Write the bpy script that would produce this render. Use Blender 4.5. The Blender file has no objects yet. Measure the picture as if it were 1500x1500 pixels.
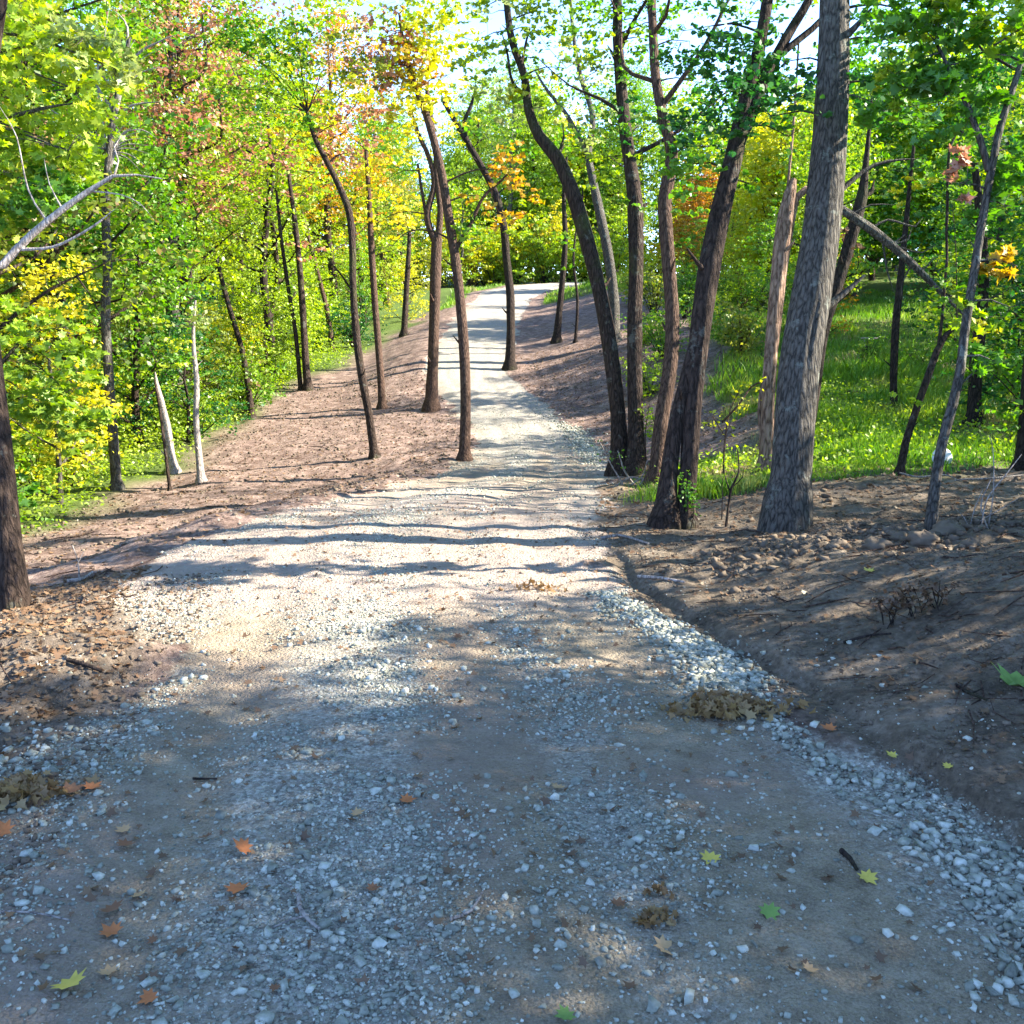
import bpy, math, random
import numpy as np
R = math.radians
rng = np.random.default_rng(7)
random.seed(7)
S = bpy.context.scene
C = S.collection

# ------------------------------------------------------------------ noise
def _hash(ix, iy, s):
    n = (ix.astype(np.int64) * 374761393 + iy.astype(np.int64) * 668265263 + s * 974634777) & 0x7fffffff
    n = ((n ^ (n >> 13)) * 1274126177) & 0x7fffffff
    n = (n ^ (n >> 16)) & 0xffff
    return n / 65535.0
def vnoise(x, y, s=0):
    x = np.asarray(x, float); y = np.asarray(y, float)
    ix = np.floor(x); iy = np.floor(y); fx = x - ix; fy = y - iy
    fx = fx * fx * (3 - 2 * fx); fy = fy * fy * (3 - 2 * fy)
    a = _hash(ix, iy, s); b = _hash(ix + 1, iy, s); c = _hash(ix, iy + 1, s); d = _hash(ix + 1, iy + 1, s)
    return (a + (b - a) * fx) * (1 - fy) + (c + (d - c) * fx) * fy - 0.5
def fbm(x, y, s=0, o=4):
    r = 0; a = 1.0
    for k in range(o):
        r = r + a * vnoise(x * 2 ** k, y * 2 ** k, s + k * 17); a *= 0.5
    return r
def sstep(a, b, x):
    t = np.clip((x - a) / (b - a), 0, 1); return t * t * (3 - 2 * t)

# ------------------------------------------------------------------ camera
PITCH = R(13.6); FPX = 1441.0
def ray(px, py):
    x = (px - 750) / FPX; y = (750 - py) / FPX
    d = np.array([x, math.cos(PITCH) + y * math.sin(PITCH), -math.sin(PITCH) + y * math.cos(PITCH)])
    return d                                    # unit depth along the camera axis
def P(px, py, depth): return ray(px, py) * depth

# ------------------------------------------------------------------ terrain
_ty = np.arange(-60, 260, 0.25)
def table(ys, vs, sm=1.2):
    v = np.interp(_ty, ys, vs); n = int(3 * sm / 0.25); k = np.exp(-0.5 * (np.arange(-n, n + 1) * 0.25 / sm) ** 2); k /= k.sum()
    v = np.convolve(np.pad(v, n, mode='edge'), k, mode='valid')
    return lambda y: np.interp(y, _ty, v)
rz = table([-60, -10, 0, 2, 4, 6.5, 8.6, 12, 16, 21, 26, 30, 34, 40, 45, 60, 75, 90, 160, 250],
           [0.5, -1.3, -1.62, -1.66, -1.78, -1.99, -2.14, -2.68, -3.2, -3.55, -3.5, -2.95, -2.5, -2.2, -1.9, -1.5, -0.7, -.3, 0, .5], .7)
rc = table([-60, 0, 3, 5, 7, 9, 13, 18, 22, 26, 30, 35, 45, 60, 68, 74, 78, 84, 250],
           [0.3, 0.1, -0.15, -0.55, -0.95, -0.85, -0.2, 0.5, 0.5, -0.3, -1.35, -1.4, -1.1, -0.5, 0.2, 3.5, 9, 26, 90], .8)
rw = table([-60, 0, 6, 9, 14, 18, 26, 34, 60, 72, 78, 250], [1.8, 1.75, 1.6, 1.6, 1.45, 1.3, 1.3, 1.35, 1.7, 2.4, 4, 4], .8)
Lz = table([-60, 0, 4, 6, 8, 10, 14, 18, 26, 32, 40, 60, 75, 110, 160, 250],
           [0, -1.75, -1.9, -2.2, -2.7, -3.1, -3.45, -3.65, -3.6, -3.3, -2.6, -1.8, -0.8, -.4, 0, .5], .8)
Rz = table([-60, -6, 0, 3, 4.6, 6, 7, 9, 14, 20, 30, 40, 60, 80, 110, 160, 250],
           [0.3, -0.9, -1.0, -1.13, -1.36, -1.64, -1.83, -2.0, -2.1, -2.15, -1.8, -1.2, -0.5, 0.2, .5, 1, 1.5], .5)
def h0(x, y):
    x = np.asarray(x, float); y = np.asarray(y, float)
    c = rc(y); w = rw(y); z = rz(y)
    # left
    dl = (c - w) - x
    tl = sstep(0.1, np.where(y < 6, 2.2, 2.6), dl)
    L = Lz(y) - 0.05 * np.clip(dl - 1.5, 0, 8) - 0.16 * np.clip(-x - 8.5, 0, 12) + 0.22 * np.clip(-x - 24, 0, 60)
    # right
    dr = x - (c + w)
    wr = 2.3 + .95 * sstep(6, 12, y) + 2.5 * sstep(14, 24, y)
    tr = sstep(-0.25, wr, dr)
    Rr = Rz(y) + 0.05 * np.clip(dr - 2, 0, 3) * (1 - sstep(5, 9, y)) + 0.05 * np.clip(x - 14, 0, 60)
    zz = z + (L - z) * tl
    zz = zz + (Rr - zz) * tr
    # crown of the road, tyre lines and the cut lip of the bank
    u = (x - c) / w
    inr = 1 - sstep(0.75, 1.05, np.abs(u))
    zz = zz + 0.03 * inr * (1 - u * u)
    near = 1 - sstep(20, 40, y)
    for off, a in ((-0.5, 0.022), (0.28, 0.02), (0.62, 0.016)):
        zz = zz - a * near * inr * np.exp(-((u - off + 0.05 * np.sin(y * .7)) / 0.1) ** 2)
    lip = dr - 0.02 - 0.09 * fbm(y * 1.3, y * 0 + 3, 5, 3)
    zz = zz + 0.028 * sstep(0.0, 0.05, lip) * (1 - sstep(6.5, 8, y)) - 0.02 * np.exp(-((lip + .03) / .06) ** 2) * (1 - sstep(6.5, 8, y))
    return zz
def roadmask(x, y):
    c = rc(y); w = rw(y)
    wob = 0.35 * fbm(x * .8, y * .8, 31, 4) + .22 * fbm(x * 4, y * 4, 33, 3)
    u = np.abs(x - c) - w + .20 * (x > c) * (1 - sstep(6, 8, y)) + .38 * (x < c) * np.exp(-((y - 4.2) / .8) ** 2)
    return 1 - sstep(-0.22, 0.18, u + wob)
def grassmask(x, y):
    n = 1.2 * fbm(x * .5, y * .5, 77, 3)
    # meadow to the right
    m1 = sstep(-.6, .8, x - np.interp(y, [9, 11, 20, 30, 45, 70], [3.6, 3.3, 4.2, 6, 8, 9]) + n) * sstep(9.6, 11.2, y + n * .7)
    # forest floor on the left
    xe = np.interp(y, [4, 9, 12, 18, 30, 40, 55, 70], [-6.5, -6.2, -6.7, -6.9, -6.9, -4.9, -4.2, -5])
    m2 = sstep(-.5, .8, xe - x + n * .8) * sstep(5, 8, y)
    # verge by the far bend and the patch beyond the cleared ground
    m3 = sstep(52, 56, y + n) * sstep(.2, .8, np.abs(x - rc(y)) - rw(y) - .3)
    m4 = np.exp(-(((x - 2.6) / 1.1) ** 2 + ((y - 11.8) / 1.5) ** 2)) * 1.3
    return np.clip(np.maximum.reduce([m1, m2, m3, np.clip(m4 + n * .5, 0, 1) * (m4 > .15)]), 0, 1)
def h(x, y):
    x = np.asarray(x, float); y = np.asarray(y, float)
    z = h0(x, y); rm = roadmask(x, y)
    d = np.hypot(x, y)
    soil = 1 - rm
    z = z + soil * (0.11 * fbm(x * .9, y * .9, 3, 3) + 0.045 * fbm(x * 5, y * 5, 9, 3) * (1 - .6 * sstep(15, 40, d)) * (1 - .55 * (x > 0) * (y < 6.2)))
    bank = sstep(0.1, .5, x - rc(y) - rw(y)) * (1 - sstep(7.5, 10, y))
    # raked diagonal furrows on the bank
    z = z + bank * 0.022 * fbm((x * .9 + y * .5) * 2.2, (y * .9 - x * .4) * 16, 13, 3)
    z = z + rm * (0.035 * fbm(x * 1.4, y * .9, 21, 3) + 0.012 * fbm(x * 9, y * 9, 23, 2))
    # churned ridge at the brow of the bank and debris left of the road
    z = z + 0.10 * np.exp(-((y - 6.3 - .08 * x) / .5) ** 2) * sstep(1.2, 2.2, x) * (0.5 + 1.6 * np.abs(fbm(x * 3, y * 3, 41, 3)))
    z = z + 0.14 * np.exp(-(((x + 2.6) / .7) ** 2 + ((y - 4.0) / 1.0) ** 2)) * (0.6 + fbm(x * 4, y * 4, 43, 3))
    return z
_GT = 1.5 * np.exp(np.linspace(0, 4.6, 2600))
def G(px, py, it=1):
    d = ray(px, py); k = _GT[:, None] * d
    hit = np.nonzero(k[:, 2] < h(k[:, 0], k[:, 1]))[0]; t = _GT[hit[0] if len(hit) else -1]
    return d * t, t
def HZ(x, y): return float(h(x, y))

# ------------------------------------------------------------------ mesh helpers
class MB:
    def __init__(s): s.v = []; s.f = []; s.n = 0
    def add(s, v, f):
        v = np.asarray(v, float); f = np.asarray(f, np.int64)
        s.v.append(v); s.f.append(f + s.n); s.n += len(v)
    def obj(s, name, mat, parent=None, origin=(0, 0, 0), smooth=False, attrs=None):
        V = np.concatenate(s.v) - np.array(origin) if s.v else np.zeros((0, 3))
        me = bpy.data.meshes.new(name)
        me.vertices.add(len(V)); me.vertices.foreach_set('co', V.astype(np.float32).ravel())
        li = np.concatenate([f.ravel() for f in s.f]); ln = np.concatenate([np.full(len(f), f.shape[1]) for f in s.f])
        me.loops.add(len(li)); me.loops.foreach_set('vertex_index', li.astype(np.int32))
        st = np.concatenate([[0], np.cumsum(ln)[:-1]])
        me.polygons.add(len(ln)); me.polygons.foreach_set('loop_start', st.astype(np.int32))
        me.polygons.foreach_set('loop_total', ln.astype(np.int32))
        if smooth: me.polygons.foreach_set('use_smooth', np.ones(len(ln), bool))
        if attrs:
            for k, a in attrs.items():
                at = me.attributes.new(k, 'FLOAT', 'POINT'); at.data.foreach_set('value', a.astype(np.float32))
        me.update(calc_edges=True)
        if mat: me.materials.append(mat)
        o = bpy.data.objects.new(name, me); C.objects.link(o)
        if parent is not None: o.parent = parent
        return o
def smooth_path(pts, rad, step):
    pts = np.asarray(pts, float); rad = np.asarray(rad, float); n = len(pts)
    if n < 3:
        k = max(2, int(np.linalg.norm(pts[-1] - pts[0]) / step)); t = np.linspace(0, 1, k)[:, None]
        return pts[0] + (pts[-1] - pts[0]) * t, rad[0] + (rad[-1] - rad[0]) * t[:, 0]
    e = np.vstack([2 * pts[0] - pts[1], pts, 2 * pts[-1] - pts[-2]]); out = []; ro = []
    for i in range(n - 1):
        p0, p1, p2, p3 = e[i:i + 4]; k = max(1, int(np.linalg.norm(p2 - p1) / step))
        for j in range(k):
            t = j / k
            out.append(.5 * ((2 * p1) + (-p0 + p2) * t + (2 * p0 - 5 * p1 + 4 * p2 - p3) * t * t + (-p0 + 3 * p1 - 3 * p2 + p3) * t ** 3))
            ro.append(rad[i] + (rad[i + 1] - rad[i]) * t)
    out.append(pts[-1]); ro.append(rad[-1])
    return np.array(out), np.array(ro)
def tube(mb, pts, rad, sides=8, step=.15, rough=.06, seed=0, wob=0.0, cap=True):
    p, r = smooth_path(pts, rad, step); n = len(p)
    if wob:
        s = np.arange(n) * step
        p = p + wob * np.stack([fbm(s * .9, s * 0 + seed, seed, 3), fbm(s * .9, s * 0 + seed + 9, seed + 3, 3), s * 0], 1)
    T = np.gradient(p, axis=0); T /= np.linalg.norm(T, axis=1)[:, None] + 1e-9
    m = np.abs((p[-1] - p[0])); ref = np.eye(3)[np.argmin(m)]
    U = np.cross(T, ref); U /= np.linalg.norm(U, axis=1)[:, None] + 1e-9; W = np.cross(T, U)
    a = np.linspace(0, 2 * math.pi, sides, endpoint=False)
    A, I = np.meshgrid(a, np.arange(n))
    rr = r[:, None] * (1 + rough * 2 * fbm(np.cos(A) * sides / 5 + seed + np.sin(A) * 1.3 * sides / 5, I * step * 1.5 + np.sin(A) * 2, seed, 2))
    V = p[:, None, :] + rr[..., None] * (np.cos(A)[..., None] * U[:, None, :] + np.sin(A)[..., None] * W[:, None, :])
    V = V.reshape(-1, 3)
    i, j = np.meshgrid(np.arange(n - 1), np.arange(sides), indexing='ij')
    a0 = i * sides + j; a1 = i * sides + (j + 1) % sides
    F = np.stack([a0, a1, a1 + sides, a0 + sides], -1).reshape(-1, 4)
    mb.add(V, F)
    if cap:
        for k, idx in ((0, 0), (n - 1, (n - 1) * sides)):
            ring = V[idx:idx + sides]; vv = np.vstack([ring, ring.mean(0)])
            q = np.arange(sides); mb.add(vv, np.stack([q, (q + 1) % sides, np.full(sides, sides)], 1))
    return p, r
SHAPES = {
    'quad': np.array([(0, 0, 0), (.36, .5, .08), (0, 1, -.04), (-.36, .5, .08)]),
    'hex': np.array([(0, 0, 0), (.42, .2, .07), (.36, .62, .05), (0, 1, -.1), (-.36, .62, .05), (-.42, .2, .07)]),
}
_o = [(0, -.05), (.12, .12), (.45, .02), (.34, .24), (.6, .5), (.3, .5), (.14, .62), (0, 1.05)]
SHAPES['lobed'] = np.array([(a, b, .25 * a * a + .1 * (b - .4) ** 2) for a, b in _o + [(-a, b) for a, b in _o[-2:0:-1]]])
def rand_frames(r, n, up, spread):
    N = r.normal(size=(n, 3)) * spread + np.array(up); N /= np.linalg.norm(N, axis=1)[:, None] + 1e-9
    D = r.normal(size=(n, 3)); D -= (D * N).sum(1)[:, None] * N; D /= np.linalg.norm(D, axis=1)[:, None] + 1e-9
    return np.cross(D, N), D, N
def leaves(mb, r, pos, size, shape='quad', up=(0, 0, 1), spread=.75):
    sh = SHAPES[shape]; n = len(pos); X, Y, Z = rand_frames(r, n, up, spread)
    sz = size * r.uniform(.6, 1.3, n)
    V = pos[:, None, :] + sz[:, None, None] * (sh[None, :, 0, None] * X[:, None] + (sh[None, :, 1, None] - .5) * Y[:, None] + sh[None, :, 2, None] * Z[:, None])
    k = len(sh); mb.add(V.reshape(-1, 3), np.arange(n * k).reshape(n, k))
def cluster(mb, r, cen, rad, n, size, shape='quad', flat=.45):
    # a spray of leaves: several overlapping flattened plates inside the cluster
    m = max(3, n // 7)
    sub = r.normal(size=(m, 3)) * np.array([.7, .7, flat * 1.35]) * rad
    idx = r.integers(0, m, n)
    pos = np.array(cen) + sub[idx] + r.normal(size=(n, 3)) * np.array([.22, .22, .07]) * rad
    leaves(mb, r, pos, size, shape)

# ------------------------------------------------------------------ materials
def newmat(name):
    m = bpy.data.materials.new(name); m.use_nodes = True; nt = m.node_tree; nt.nodes.clear()
    return m, nt.nodes, nt.links
def ramp(N, stops, interp='LINEAR'):
    n = N.new('ShaderNodeValToRGB'); cr = n.color_ramp; cr.interpolation = interp
    while len(cr.elements) < len(stops): cr.elements.new(.5)
    for e, (p, c) in zip(cr.elements, stops): e.position = p; e.color = (*c, 1) if len(c) == 3 else c
    return n
def math_(N, L, op, a, b=None, clamp=False):
    n = N.new('ShaderNodeMath'); n.operation = op; n.use_clamp = clamp
    for i, v in enumerate((a, b)):
        if v is None: continue
        if isinstance(v, (int, float)): n.inputs[i].default_value = v
        else: L.new(v, n.inputs[i])
    return n.outputs[0]
def mixc(N, L, f, a, b, t='MIX'):
    n = N.new('ShaderNodeMix'); n.data_type = 'RGBA'; n.blend_type = t
    for i, v in ((0, f), (6, a), (7, b)):
        if isinstance(v, (int, float)): n.inputs[i].default_value = v
        elif isinstance(v, tuple): n.inputs[i].default_value = (*v, 1)
        else: L.new(v, n.inputs[i])
    return n.outputs[2]
def noise(N, L, vec, scale, detail=4, rough=.55, dist=0):
    n = N.new('ShaderNodeTexNoise'); n.inputs['Scale'].default_value = scale; n.inputs['Detail'].default_value = detail
    n.inputs['Roughness'].default_value = rough; n.inputs['Distortion'].default_value = dist
    if vec is not None: L.new(vec, n.inputs['Vector'])
    return n.outputs['Fac']
def leafmat(name, c1, c2, c3, trans=.45, patch=None):
    m, N, L = newmat(name)
    g = N.new('ShaderNodeNewGeometry'); tc = N.new('ShaderNodeTexCoord'); oi = N.new('ShaderNodeObjectInfo')
    nz = noise(N, L, tc.outputs['Object'], .9, 3, .6)
    f = math_(N, L, 'ADD', math_(N, L, 'MULTIPLY', g.outputs['Random Per Island'], .24),
              math_(N, L, 'ADD', math_(N, L, 'MULTIPLY', nz, 1.25), math_(N, L, 'MULTIPLY', oi.outputs['Random'], .3)))
    f = math_(N, L, 'SUBTRACT', f, .38, True)
    rp = ramp(N, [(.08, c1), (.5, c2), (.92, c3)]); L.new(f, rp.inputs[0])
    col = rp.outputs[0]
    if patch:
        nz2 = noise(N, L, tc.outputs['Object'], .55, 2, .5)
        mk = ramp(N, [(.56, (0, 0, 0)), (.66, (1, 1, 1))]); L.new(nz2, mk.inputs[0])
        col = mixc(N, L, mk.outputs[0], col, patch)
    d = N.new('ShaderNodeBsdfDiffuse'); t = N.new('ShaderNodeBsdfTranslucent'); gl = N.new('ShaderNodeBsdfGlossy')
    gl.inputs['Roughness'].default_value = .45; gl.inputs['Color'].default_value = (.6, .65, .6, 1)
    hs = N.new('ShaderNodeHueSaturation'); hs.inputs['Saturation'].default_value = 1.15; hs.inputs['Value'].default_value = 1.35
    L.new(col, hs.inputs['Color']); L.new(col, d.inputs[0]); L.new(hs.outputs[0], t.inputs[0])
    mx = N.new('ShaderNodeMixShader'); mx.inputs[0].default_value = trans; L.new(d.outputs[0], mx.inputs[1]); L.new(t.outputs[0], mx.inputs[2])
    m2 = N.new('ShaderNodeMixShader'); m2.inputs[0].default_value = .05; L.new(mx.outputs[0], m2.inputs[1]); L.new(gl.outputs[0], m2.inputs[2])
    o = N.new('ShaderNodeOutputMaterial'); L.new(m2.outputs[0], o.inputs[0])
    return m
LM = {
    'yellowgreen': leafmat('leaf_yellowgreen', (.12, .21, .02), (.29, .42, .035), (.55, .60, .07)),
    'green': leafmat('leaf_green', (.04, .13, .015), (.12, .27, .03), (.32, .42, .04)),
    'deep': leafmat('leaf_deepgreen', (.018, .07, .016), (.035, .13, .025), (.09, .20, .04)),
    'yellow': leafmat('leaf_yellow', (.30, .37, .025), (.55, .54, .035), (.72, .55, .06)),
    'orange': leafmat('leaf_orange', (.22, .24, .02), (.50, .30, .03), (.55, .17, .03), patch=(.42, .12, .035)),
    'rust': leafmat('leaf_rust', (.26, .12, .07), (.42, .20, .12), (.55, .36, .2), trans=.3),
    'olive': leafmat('leaf_olive', (.07, .13, .02), (.19, .24, .035), (.40, .38, .07), patch=(.36, .22, .13)),
    'pale': leafmat('leaf_palegreen', (.14, .20, .06), (.27, .34, .10), (.42, .44, .16)),
    'heap': leafmat('leaf_heap', (.13, .07, .03), (.27, .16, .065), (.42, .30, .13), trans=.2),
    'dry': leafmat('leaf_dry', (.09, .05, .028), (.17, .10, .055), (.30, .19, .10), trans=.15),
}
def barkmat(name, dark, light, scale=1.0, moss=None, bump=.6, lichen=None):
    m, N, L = newmat(name)
    tc = N.new('ShaderNodeTexCoord'); mp = N.new('ShaderNodeMapping'); mp.inputs['Scale'].default_value = (1, 1, .16)
    L.new(tc.outputs['Object'], mp.inputs[0])
    n1 = noise(N, L, mp.outputs[0], 34 * scale, 5, .65, .6)
    n0 = noise(N, L, mp.outputs[0], 90 * scale, 3, .6)
    n2 = noise(N, L, tc.outputs['Object'], 2.3, 4, .6)
    vo = N.new('ShaderNodeTexVoronoi'); vo.feature = 'DISTANCE_TO_EDGE'; vo.inputs['Scale'].default_value = 22 * scale; L.new(mp.outputs[0], vo.inputs['Vector'])
    hgt = math_(N, L, 'ADD', math_(N, L, 'MULTIPLY', n1, .8), math_(N, L, 'MULTIPLY', vo.outputs['Distance'], .9))
    hgt = math_(N, L, 'ADD', hgt, math_(N, L, 'MULTIPLY', n0, .3))
    rp = ramp(N, [(.52, tuple(a * .55 for a in dark)), (.66, tuple((a + b) / 2 for a, b in zip(dark, light))), (.82, light)]); L.new(hgt, rp.inputs[0])
    col = mixc(N, L, .28, rp.outputs[0], mixc(N, L, n2, tuple(d * .7 for d in dark), tuple(min(1, l * 1.2) for l in light)))
    if moss:
        mk = ramp(N, [(.55, (0, 0, 0)), (.68, (1, 1, 1))]); L.new(noise(N, L, tc.outputs['Object'], 1.1, 5, .65), mk.inputs[0])
        col = mixc(N, L, math_(N, L, 'MULTIPLY', mk.outputs[0], .7), col, moss)
    if lichen:
        mk = ramp(N, [(.58, (0, 0, 0)), (.64, (1, 1, 1))]); L.new(noise(N, L, tc.outputs['Object'], 6, 5, .7), mk.inputs[0])
        col = mixc(N, L, math_(N, L, 'MULTIPLY', mk.outputs[0], .6), col, lichen)
    b = N.new('ShaderNodeBsdfPrincipled'); b.inputs['Roughness'].default_value = .9; b.inputs['Specular IOR Level'].default_value = .15
    bp = N.new('ShaderNodeBump'); bp.inputs['Strength'].default_value = bump; bp.inputs['Distance'].default_value = .05
    L.new(hgt, bp.inputs['Height']); L.new(bp.outputs[0], b.inputs['Normal']); L.new(col, b.inputs['Base Color'])
    o = N.new('ShaderNodeOutputMaterial'); L.new(b.outputs[0], o.inputs[0]); return m
BK = {
    'grey': barkmat('bark_grey', (.028, .025, .021), (.16, .145, .12), 1.5, bump=.9, lichen=(.25, .27, .22)),
    'brown': barkmat('bark_brown', (.017, .012, .009), (.074, .051, .038), 1.1, moss=(.07, .08, .025), bump=.9, lichen=(.15, .15, .12)),
    'red': barkmat('bark_reddish', (.03, .018, .013), (.135, .085, .06), 1.3, bump=.7),
    'pale': barkmat('bark_pale', (.20, .16, .13), (.55, .48, .42), 1.4, bump=.5),
    'dark': barkmat('bark_dark', (.014, .011, .009), (.06, .044, .035), 1.1, moss=(.05, .055, .025), bump=.9),
    'dead': barkmat('bark_dead', (.16, .14, .125), (.42, .37, .32), 1.6, bump=.5),
    'torn': barkmat('wood_torn', (.10, .05, .032), (.40, .27, .19), .9, bump=.9),
}
def simplemat(name, col, rough=.8, var=.3, scale=20, bump=.2, c2=None):
    m, N, L = newmat(name); tc = N.new('ShaderNodeTexCoord'); g = N.new('ShaderNodeNewGeometry')
    n = noise(N, L, tc.outputs['Object'], scale, 5, .6)
    f = math_(N, L, 'ADD', math_(N, L, 'MULTIPLY', n, .7), math_(N, L, 'MULTIPLY', g.outputs['Random Per Island'], .4))
    lo = tuple(c * (1 - var) for c in col); hi = c2 or tuple(min(1, c * (1 + var)) for c in col)
    rp = ramp(N, [(.2, lo), (.55, col), (.85, hi)]); L.new(f, rp.inputs[0])
    b = N.new('ShaderNodeBsdfPrincipled'); b.inputs['Roughness'].default_value = rough; b.inputs['Specular IOR Level'].default_value = .2
    L.new(rp.outputs[0], b.inputs['Base Color'])
    bp = N.new('ShaderNodeBump'); bp.inputs['Strength'].default_value = bump; bp.inputs['Distance'].default_value = .01
    L.new(n, bp.inputs['Height']); L.new(bp.outputs[0], b.inputs['Normal'])
    o = N.new('ShaderNodeOutputMaterial'); L.new(b.outputs[0], o.inputs[0]); return m
STONE = simplemat('limestone', (.31, .32, .25), .9, .68, 40, .5, (.65, .655, .55))
CLOD = simplemat('dirt_clods', (.14, .11, .078), .95, .4, 18, .8)
GRASSM = leafmat('grass_blades', (.07, .19, .02), (.17, .33, .035), (.38, .42, .07), trans=.3, patch=(.34, .29, .14))
WHITE = simplemat('white_plastic', (.78, .77, .74), .5, .06, 6, .05)

def groundmat():
    m, N, L = newmat('ground_surface')
    tc = N.new('ShaderNodeTexCoord'); V = tc.outputs['Object']
    ar = N.new('ShaderNodeAttribute'); ar.attribute_name = 'road'; ag = N.new('ShaderNodeAttribute'); ag.attribute_name = 'grass'
    ab = N.new('ShaderNodeAttribute'); ab.attribute_name = 'bank'; ad = N.new('ShaderNodeAttribute'); ad.attribute_name = 'clay'
    # --- gravel
    vo = N.new('ShaderNodeTexVoronoi'); vo.inputs['Scale'].default_value = 55; vo.inputs['Randomness'].default_value = 1; L.new(V, vo.inputs['Vector'])
    v2 = N.new('ShaderNodeTexVoronoi'); v2.inputs['Scale'].default_value = 120; L.new(V, v2.inputs['Vector'])
    sep = N.new('ShaderNodeSeparateColor'); L.new(vo.outputs['Color'], sep.inputs[0])
    sp2 = N.new('ShaderNodeSeparateColor'); L.new(v2.outputs['Color'], sp2.inputs[0])
    g1 = ramp(N, [(0, (.05, .046, .035)), (.5, (.31, .31, .24)), (1, (.71, .71, .59))]); L.new(sep.outputs[0], g1.inputs[0])
    g2 = ramp(N, [(0, (.07, .062, .045)), (.6, (.30, .30, .235)), (1, (.65, .66, .56))]); L.new(sp2.outputs[0], g2.inputs[0])
    gr = mixc(N, L, .5, g1.outputs[0], g2.outputs[0])
    nb = noise(N, L, V, 1.6, 6, .62, .4); nf = noise(N, L, V, 9, 5, .6); nx = noise(N, L, V, 70, 4, .7)
    clay = ramp(N, [(.38, (.09, .072, .035)), (.5, (.235, .19, .10)), (.64, (.41, .355, .23))]); L.new(math_(N, L, 'ADD', math_(N, L, 'MULTIPLY', nf, .4), math_(N, L, 'MULTIPLY', noise(N, L, V, 130, 5, .75), .6)), clay.inputs[0])
    brn = ramp(N, [(.42, (0, 0, 0)), (.6, (1, 1, 1))]); L.new(noise(N, L, V, .9, 4, .6), brn.inputs[0])
    clayc = mixc(N, L, math_(N, L, 'MULTIPLY', brn.outputs[0], .75), clay.outputs[0], mixc(N, L, nx, (.15, .10, .065), (.34, .26, .18)))
    cf = math_(N, L, 'ADD', ad.outputs['Fac'], math_(N, L, 'MULTIPLY', math_(N, L, 'SUBTRACT', nb, .5), 1.5))
    cf = math_(N, L, 'ADD', cf, math_(N, L, 'MULTIPLY', math_(N, L, 'SUBTRACT', nx, .5), .9))
    cm = ramp(N, [(.3, (.03, .03, .03)), (.68, (.9, .9, .9))]); L.new(cf, cm.inputs[0])
    road = mixc(N, L, cm.outputs[0], gr, clayc)
    au = N.new('ShaderNodeAttribute'); au.attribute_name = 'sunlit_tan'
    df = math_(N, L, 'MULTIPLY', au.outputs['Fac'], math_(N, L, 'MULTIPLY', math_(N, L, 'ADD', nx, nb), .85), True)
    road = mixc(N, L, df, road, mixc(N, L, nf, (.31, .235, .195), (.55, .46, .395)))  # soil-toned tan mixed in for the sunlit look of the road
    # --- bare soil
    ns = noise(N, L, V, 3.5, 6, .65, .5); nm = noise(N, L, V, 28, 6, .7)
    s1 = ramp(N, [(.36, (.06, .038, .03)), (.5, (.195, .136, .108)), (.66, (.42, .32, .26))]); L.new(math_(N, L, 'ADD', math_(N, L, 'MULTIPLY', ns, .5), math_(N, L, 'MULTIPLY', nm, .5)), s1.inputs[0])
    s2 = ramp(N, [(.36, (.07, .056, .04)), (.5, (.155, .122, .086)), (.66, (.285, .235, .175))]); L.new(math_(N, L, 'ADD', math_(N, L, 'MULTIPLY', ns, .5), math_(N, L, 'MULTIPLY', nm, .5)), s2.inputs[0])
    soil = mixc(N, L, ab.outputs['Fac'], s1.outputs[0], s2.outputs[0])
    gd = ramp(N, [(.3, (.05, .075, .02)), (.6, (.10, .15, .03)), (.8, (.2, .22, .06))]); L.new(nm, gd.inputs[0])
    soil = mixc(N, L, ag.outputs['Fac'], soil, gd.outputs[0])
    rf = math_(N, L, 'ADD', ar.outputs['Fac'], math_(N, L, 'MULTIPLY', math_(N, L, 'SUBTRACT', nm, .5), .9))
    rm = ramp(N, [(.35, (0, 0, 0)), (.62, (1, 1, 1))]); L.new(rf, rm.inputs[0])
    col = mixc(N, L, rm.outputs[0], soil, road)
    b = N.new('ShaderNodeBsdfPrincipled'); b.inputs['Roughness'].default_value = .95; b.inputs['Specular IOR Level'].default_value = .12
    L.new(col, b.inputs['Base Color'])
    hg = math_(N, L, 'ADD', math_(N, L, 'MULTIPLY', vo.outputs['Distance'], -.9), math_(N, L, 'MULTIPLY', v2.outputs['Distance'], -.5))
    hg = math_(N, L, 'ADD', math_(N, L, 'MULTIPLY', hg, rm.outputs[0]), math_(N, L, 'MULTIPLY', nm, 1.6))
    inv = math_(N, L, 'SUBTRACT', 1.0, rm.outputs[0]); n12 = noise(N, L, V, 11, 6, .72, .8)
    hg = math_(N, L, 'ADD', hg, math_(N, L, 'MULTIPLY', inv, math_(N, L, 'MULTIPLY', n12, 1.6)))
    hg = math_(N, L, 'ADD', hg, math_(N, L, 'MULTIPLY', nx, .5))
    bp = N.new('ShaderNodeBump'); bp.inputs['Strength'].default_value = .9; bp.inputs['Distance'].default_value = .014
    L.new(hg, bp.inputs['Height']); L.new(bp.outputs[0], b.inputs['Normal'])
    o = N.new('ShaderNodeOutputMaterial'); L.new(b.outputs[0], o.inputs[0]); return m
GM = groundmat()

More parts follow.
